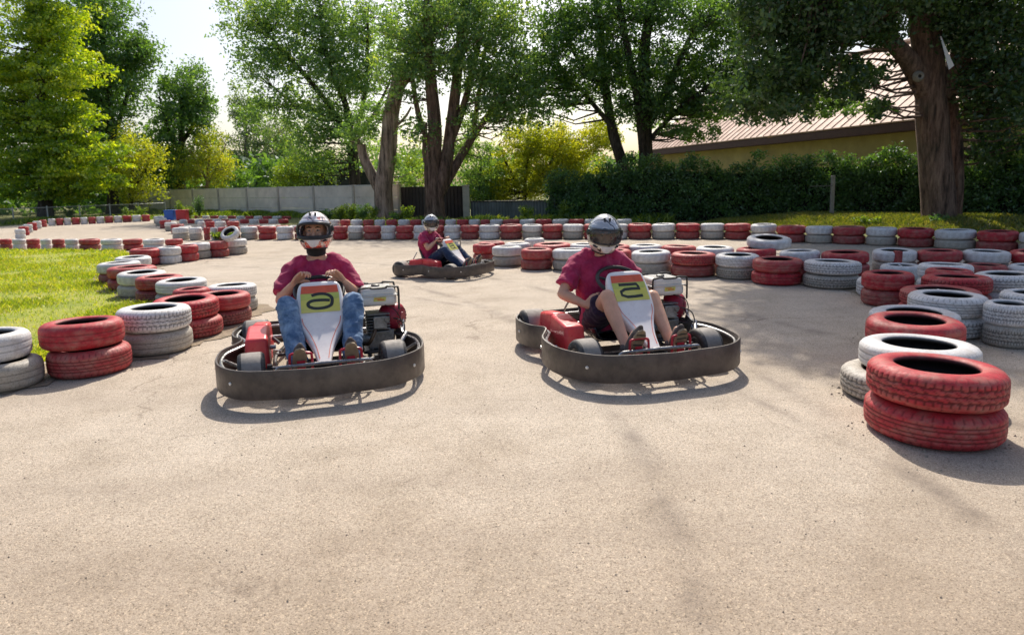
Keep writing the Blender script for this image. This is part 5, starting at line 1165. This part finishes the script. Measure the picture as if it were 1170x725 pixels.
# white pennant hanging in the big tree
o_=at(1086,100,15.6); q=[at(1074,42,15.6),at(1075.5,42,15.6),at(1082,58,15.6),at(1090,75,15.55),at(1084,80,15.6)]
M_cl=mat('thin_white_cloth',(.80,.82,.88),.8,.06,8); m=MB(); m.add([p for p in q],[(0,1,2,3,4)]); o=m.build('hanging_cloth',M_cl,None,0); tag(o,'white triangular cloth strip hanging against the huge tree trunk','cloth'); md=o.modifiers.new('t','SOLIDIFY'); md.thickness=.01
# the sawn knot ring and the red paint mark on the trunk are parts of that tree
big=[o for o in bpy.data.objects if o.get('label','').startswith('huge thick')][0]
def ontrunk(px,py,dz=0): return at(px,py,16.4-.52+dz)-Vector(big.location)
m=MB(); c0=ontrunk(1051,87); m.lathe([(.04,.0),(.075,-.03),(.12,.02),(.13,.08)],18,c0,'y'); m.build('knot_ring',M_post,big)
m=MB(); m.lathe([(.001,.03),(.07,.03),(.07,.05)],14,c0,'y'); m.build('knot_hollow',BK2,big)
# weeds and plants along the wall
def plant(px,py,h,n,leaf,label,grp,wd=.25,size=.05,cat='weed'):
    p=gp(px,py); r=empty('weed_plant',(p.x,p.y,0)); tag(r,label,cat,grp); m=MB(); C=[]
    for i in range(n):
        a=rng.uniform(0,2*PI); l=rng.uniform(.1,1)*wd; t=Vector((math.cos(a)*l,math.sin(a)*l,h*rng.uniform(.6,1))); m.tube([(0,0,0),t*.5+Vector((0,0,.05)),t],[.008,.006,.004],4)
        for k in (.4,.6,.8,1.0): C.append(tuple(t*k+Vector((0,0,.02))))
    m.build('stem',LM['weed'],r); link('leaf_cluster',leaves(C,[.09+h*.06]*len(C),26,size,LM[leaf]),r)
WP=[(206,249,.75,9,'weed','leafy plant growing beside the red bin'),(228,249,.95,12,'hedge','dark upright bush at the near end of the concrete wall'),(217,250,.55,8,'weed','light green plant between the red bin and the dark bush'),
 (60,250,.9,9,'weed','tall yellow-green weed at the leftmost fence post'),(80,250,.45,7,'weed','short weed right of the leftmost fence post'),(146,250,.5,7,'weed','weed at the foot of the middle fence post'),(162,250,.55,6,'weed','upright weed between the fence and the bins'),
 (390,252,.55,12,'weed','weed clump behind the helmet of the nearest driver'),(402,252,.6,12,'weed','dense weed clump under the dark-stemmed tree'),(415,252,.6,12,'hedge','dark green weed clump left of the forked trunk'),(428,252,.5,9,'weed','weed clump at the foot of the forked trunk'),(467,254,.55,8,'weed','yellow-green weed in front of the dark gate'),(374,252,.4,8,'hedge','low dark weed clump beneath the third panel'),(452,253,.3,7,'hedge','low weed right of the forked trunk'),
 (603,254,.5,8,'weed','pale leafy weed before the corrugated fence'),(643,254,.65,8,'weed','tall pale flowering weed at the left end of the hedge'),(990,262,.35,6,'weed','yellow weed on the grassy bank'),(1070,262,.3,6,'hedge','low weed at the foot of the huge trunk'),
 (262,275,.22,10,'weed','yellow-green tuft growing out of the far infield tyres'),(250,274,.2,8,'weed','low tuft growing among the far infield tyres')]
for (px_,py_,h_,n_,lf,lb) in WP: plant(px_,py_,h_,n_,lf,lb,'weeds along the track edge',wd=.28 if h_>.4 else .3,size=.055)
# low weeds at the wall's foot, uncountable
n=26000; t=rng.uniform(0,1,n); X=a.x+(b.x if hasattr(b,'x') else 0)*0; wa=Vector((at(150,243,42).x,42,0)); wb=Vector((at(458,250,25.9).x,25.9,0))
X=wa.x+(wb.x-wa.x)*t+rng.normal(0,.25,n); Y=wa.y+(wb.y-wa.y)*t-.35+rng.normal(0,.25,n)
n2=9000; X2=rng.uniform(-22,-9,n2); Y2=28+ (X2+22)*.25+rng.normal(0,.5,n2)+1.8; n3=9000; X3=rng.uniform(-5,5,n3); Y3=21.5-X3*.1+rng.normal(0,.5,n3)
X=np.concatenate([X,X2,X3]); Y=np.concatenate([Y,Y2,Y3]); hh=rng.uniform(.06,.32,len(X))*(.5+.5*np.abs(np.sin(X*1.7)))
tag(blades(X,Y,np.zeros(len(X)),hh,np.full(len(X),.045),LM['weed'],'weeds'),'rough weeds along the foot of the wall and fences','weeds',kind='stuff')
# distant wood closing the horizon behind everything
C=[];Rd=[]
for q in range(520): C.append((rng.uniform(-70,-16),rng.uniform(43,50),rng.uniform(0,3.2))); Rd.append(rng.uniform(.7,1.2))
for q in range(900):
    X_=rng.uniform(-75,75); D_=rng.uniform(70,95); C.append((X_,D_,rng.uniform(0,1)**.7*(5+2.5*noise.noise(Vector((X_*.12,0,0)))))); Rd.append(rng.uniform(1.0,2.0))
for q in range(260):
    X_=rng.uniform(-60,-24); D_=rng.uniform(34,46); C.append((X_,D_,rng.uniform(0,1)**.7*(9))); Rd.append(rng.uniform(.8,1.4))
for q in range(300):
    X_=rng.uniform(20,60); D_=rng.uniform(12,40); C.append((X_,D_,rng.uniform(0,1)**.7*(7))); Rd.append(rng.uniform(.8,1.4))
tag(link('distant_wood',leaves(C,Rd,75,.34,LM['dark'])),'dark green wood closing the view behind the trees','wood',kind='stuff')
# cable ties binding tyres of the right-hand island
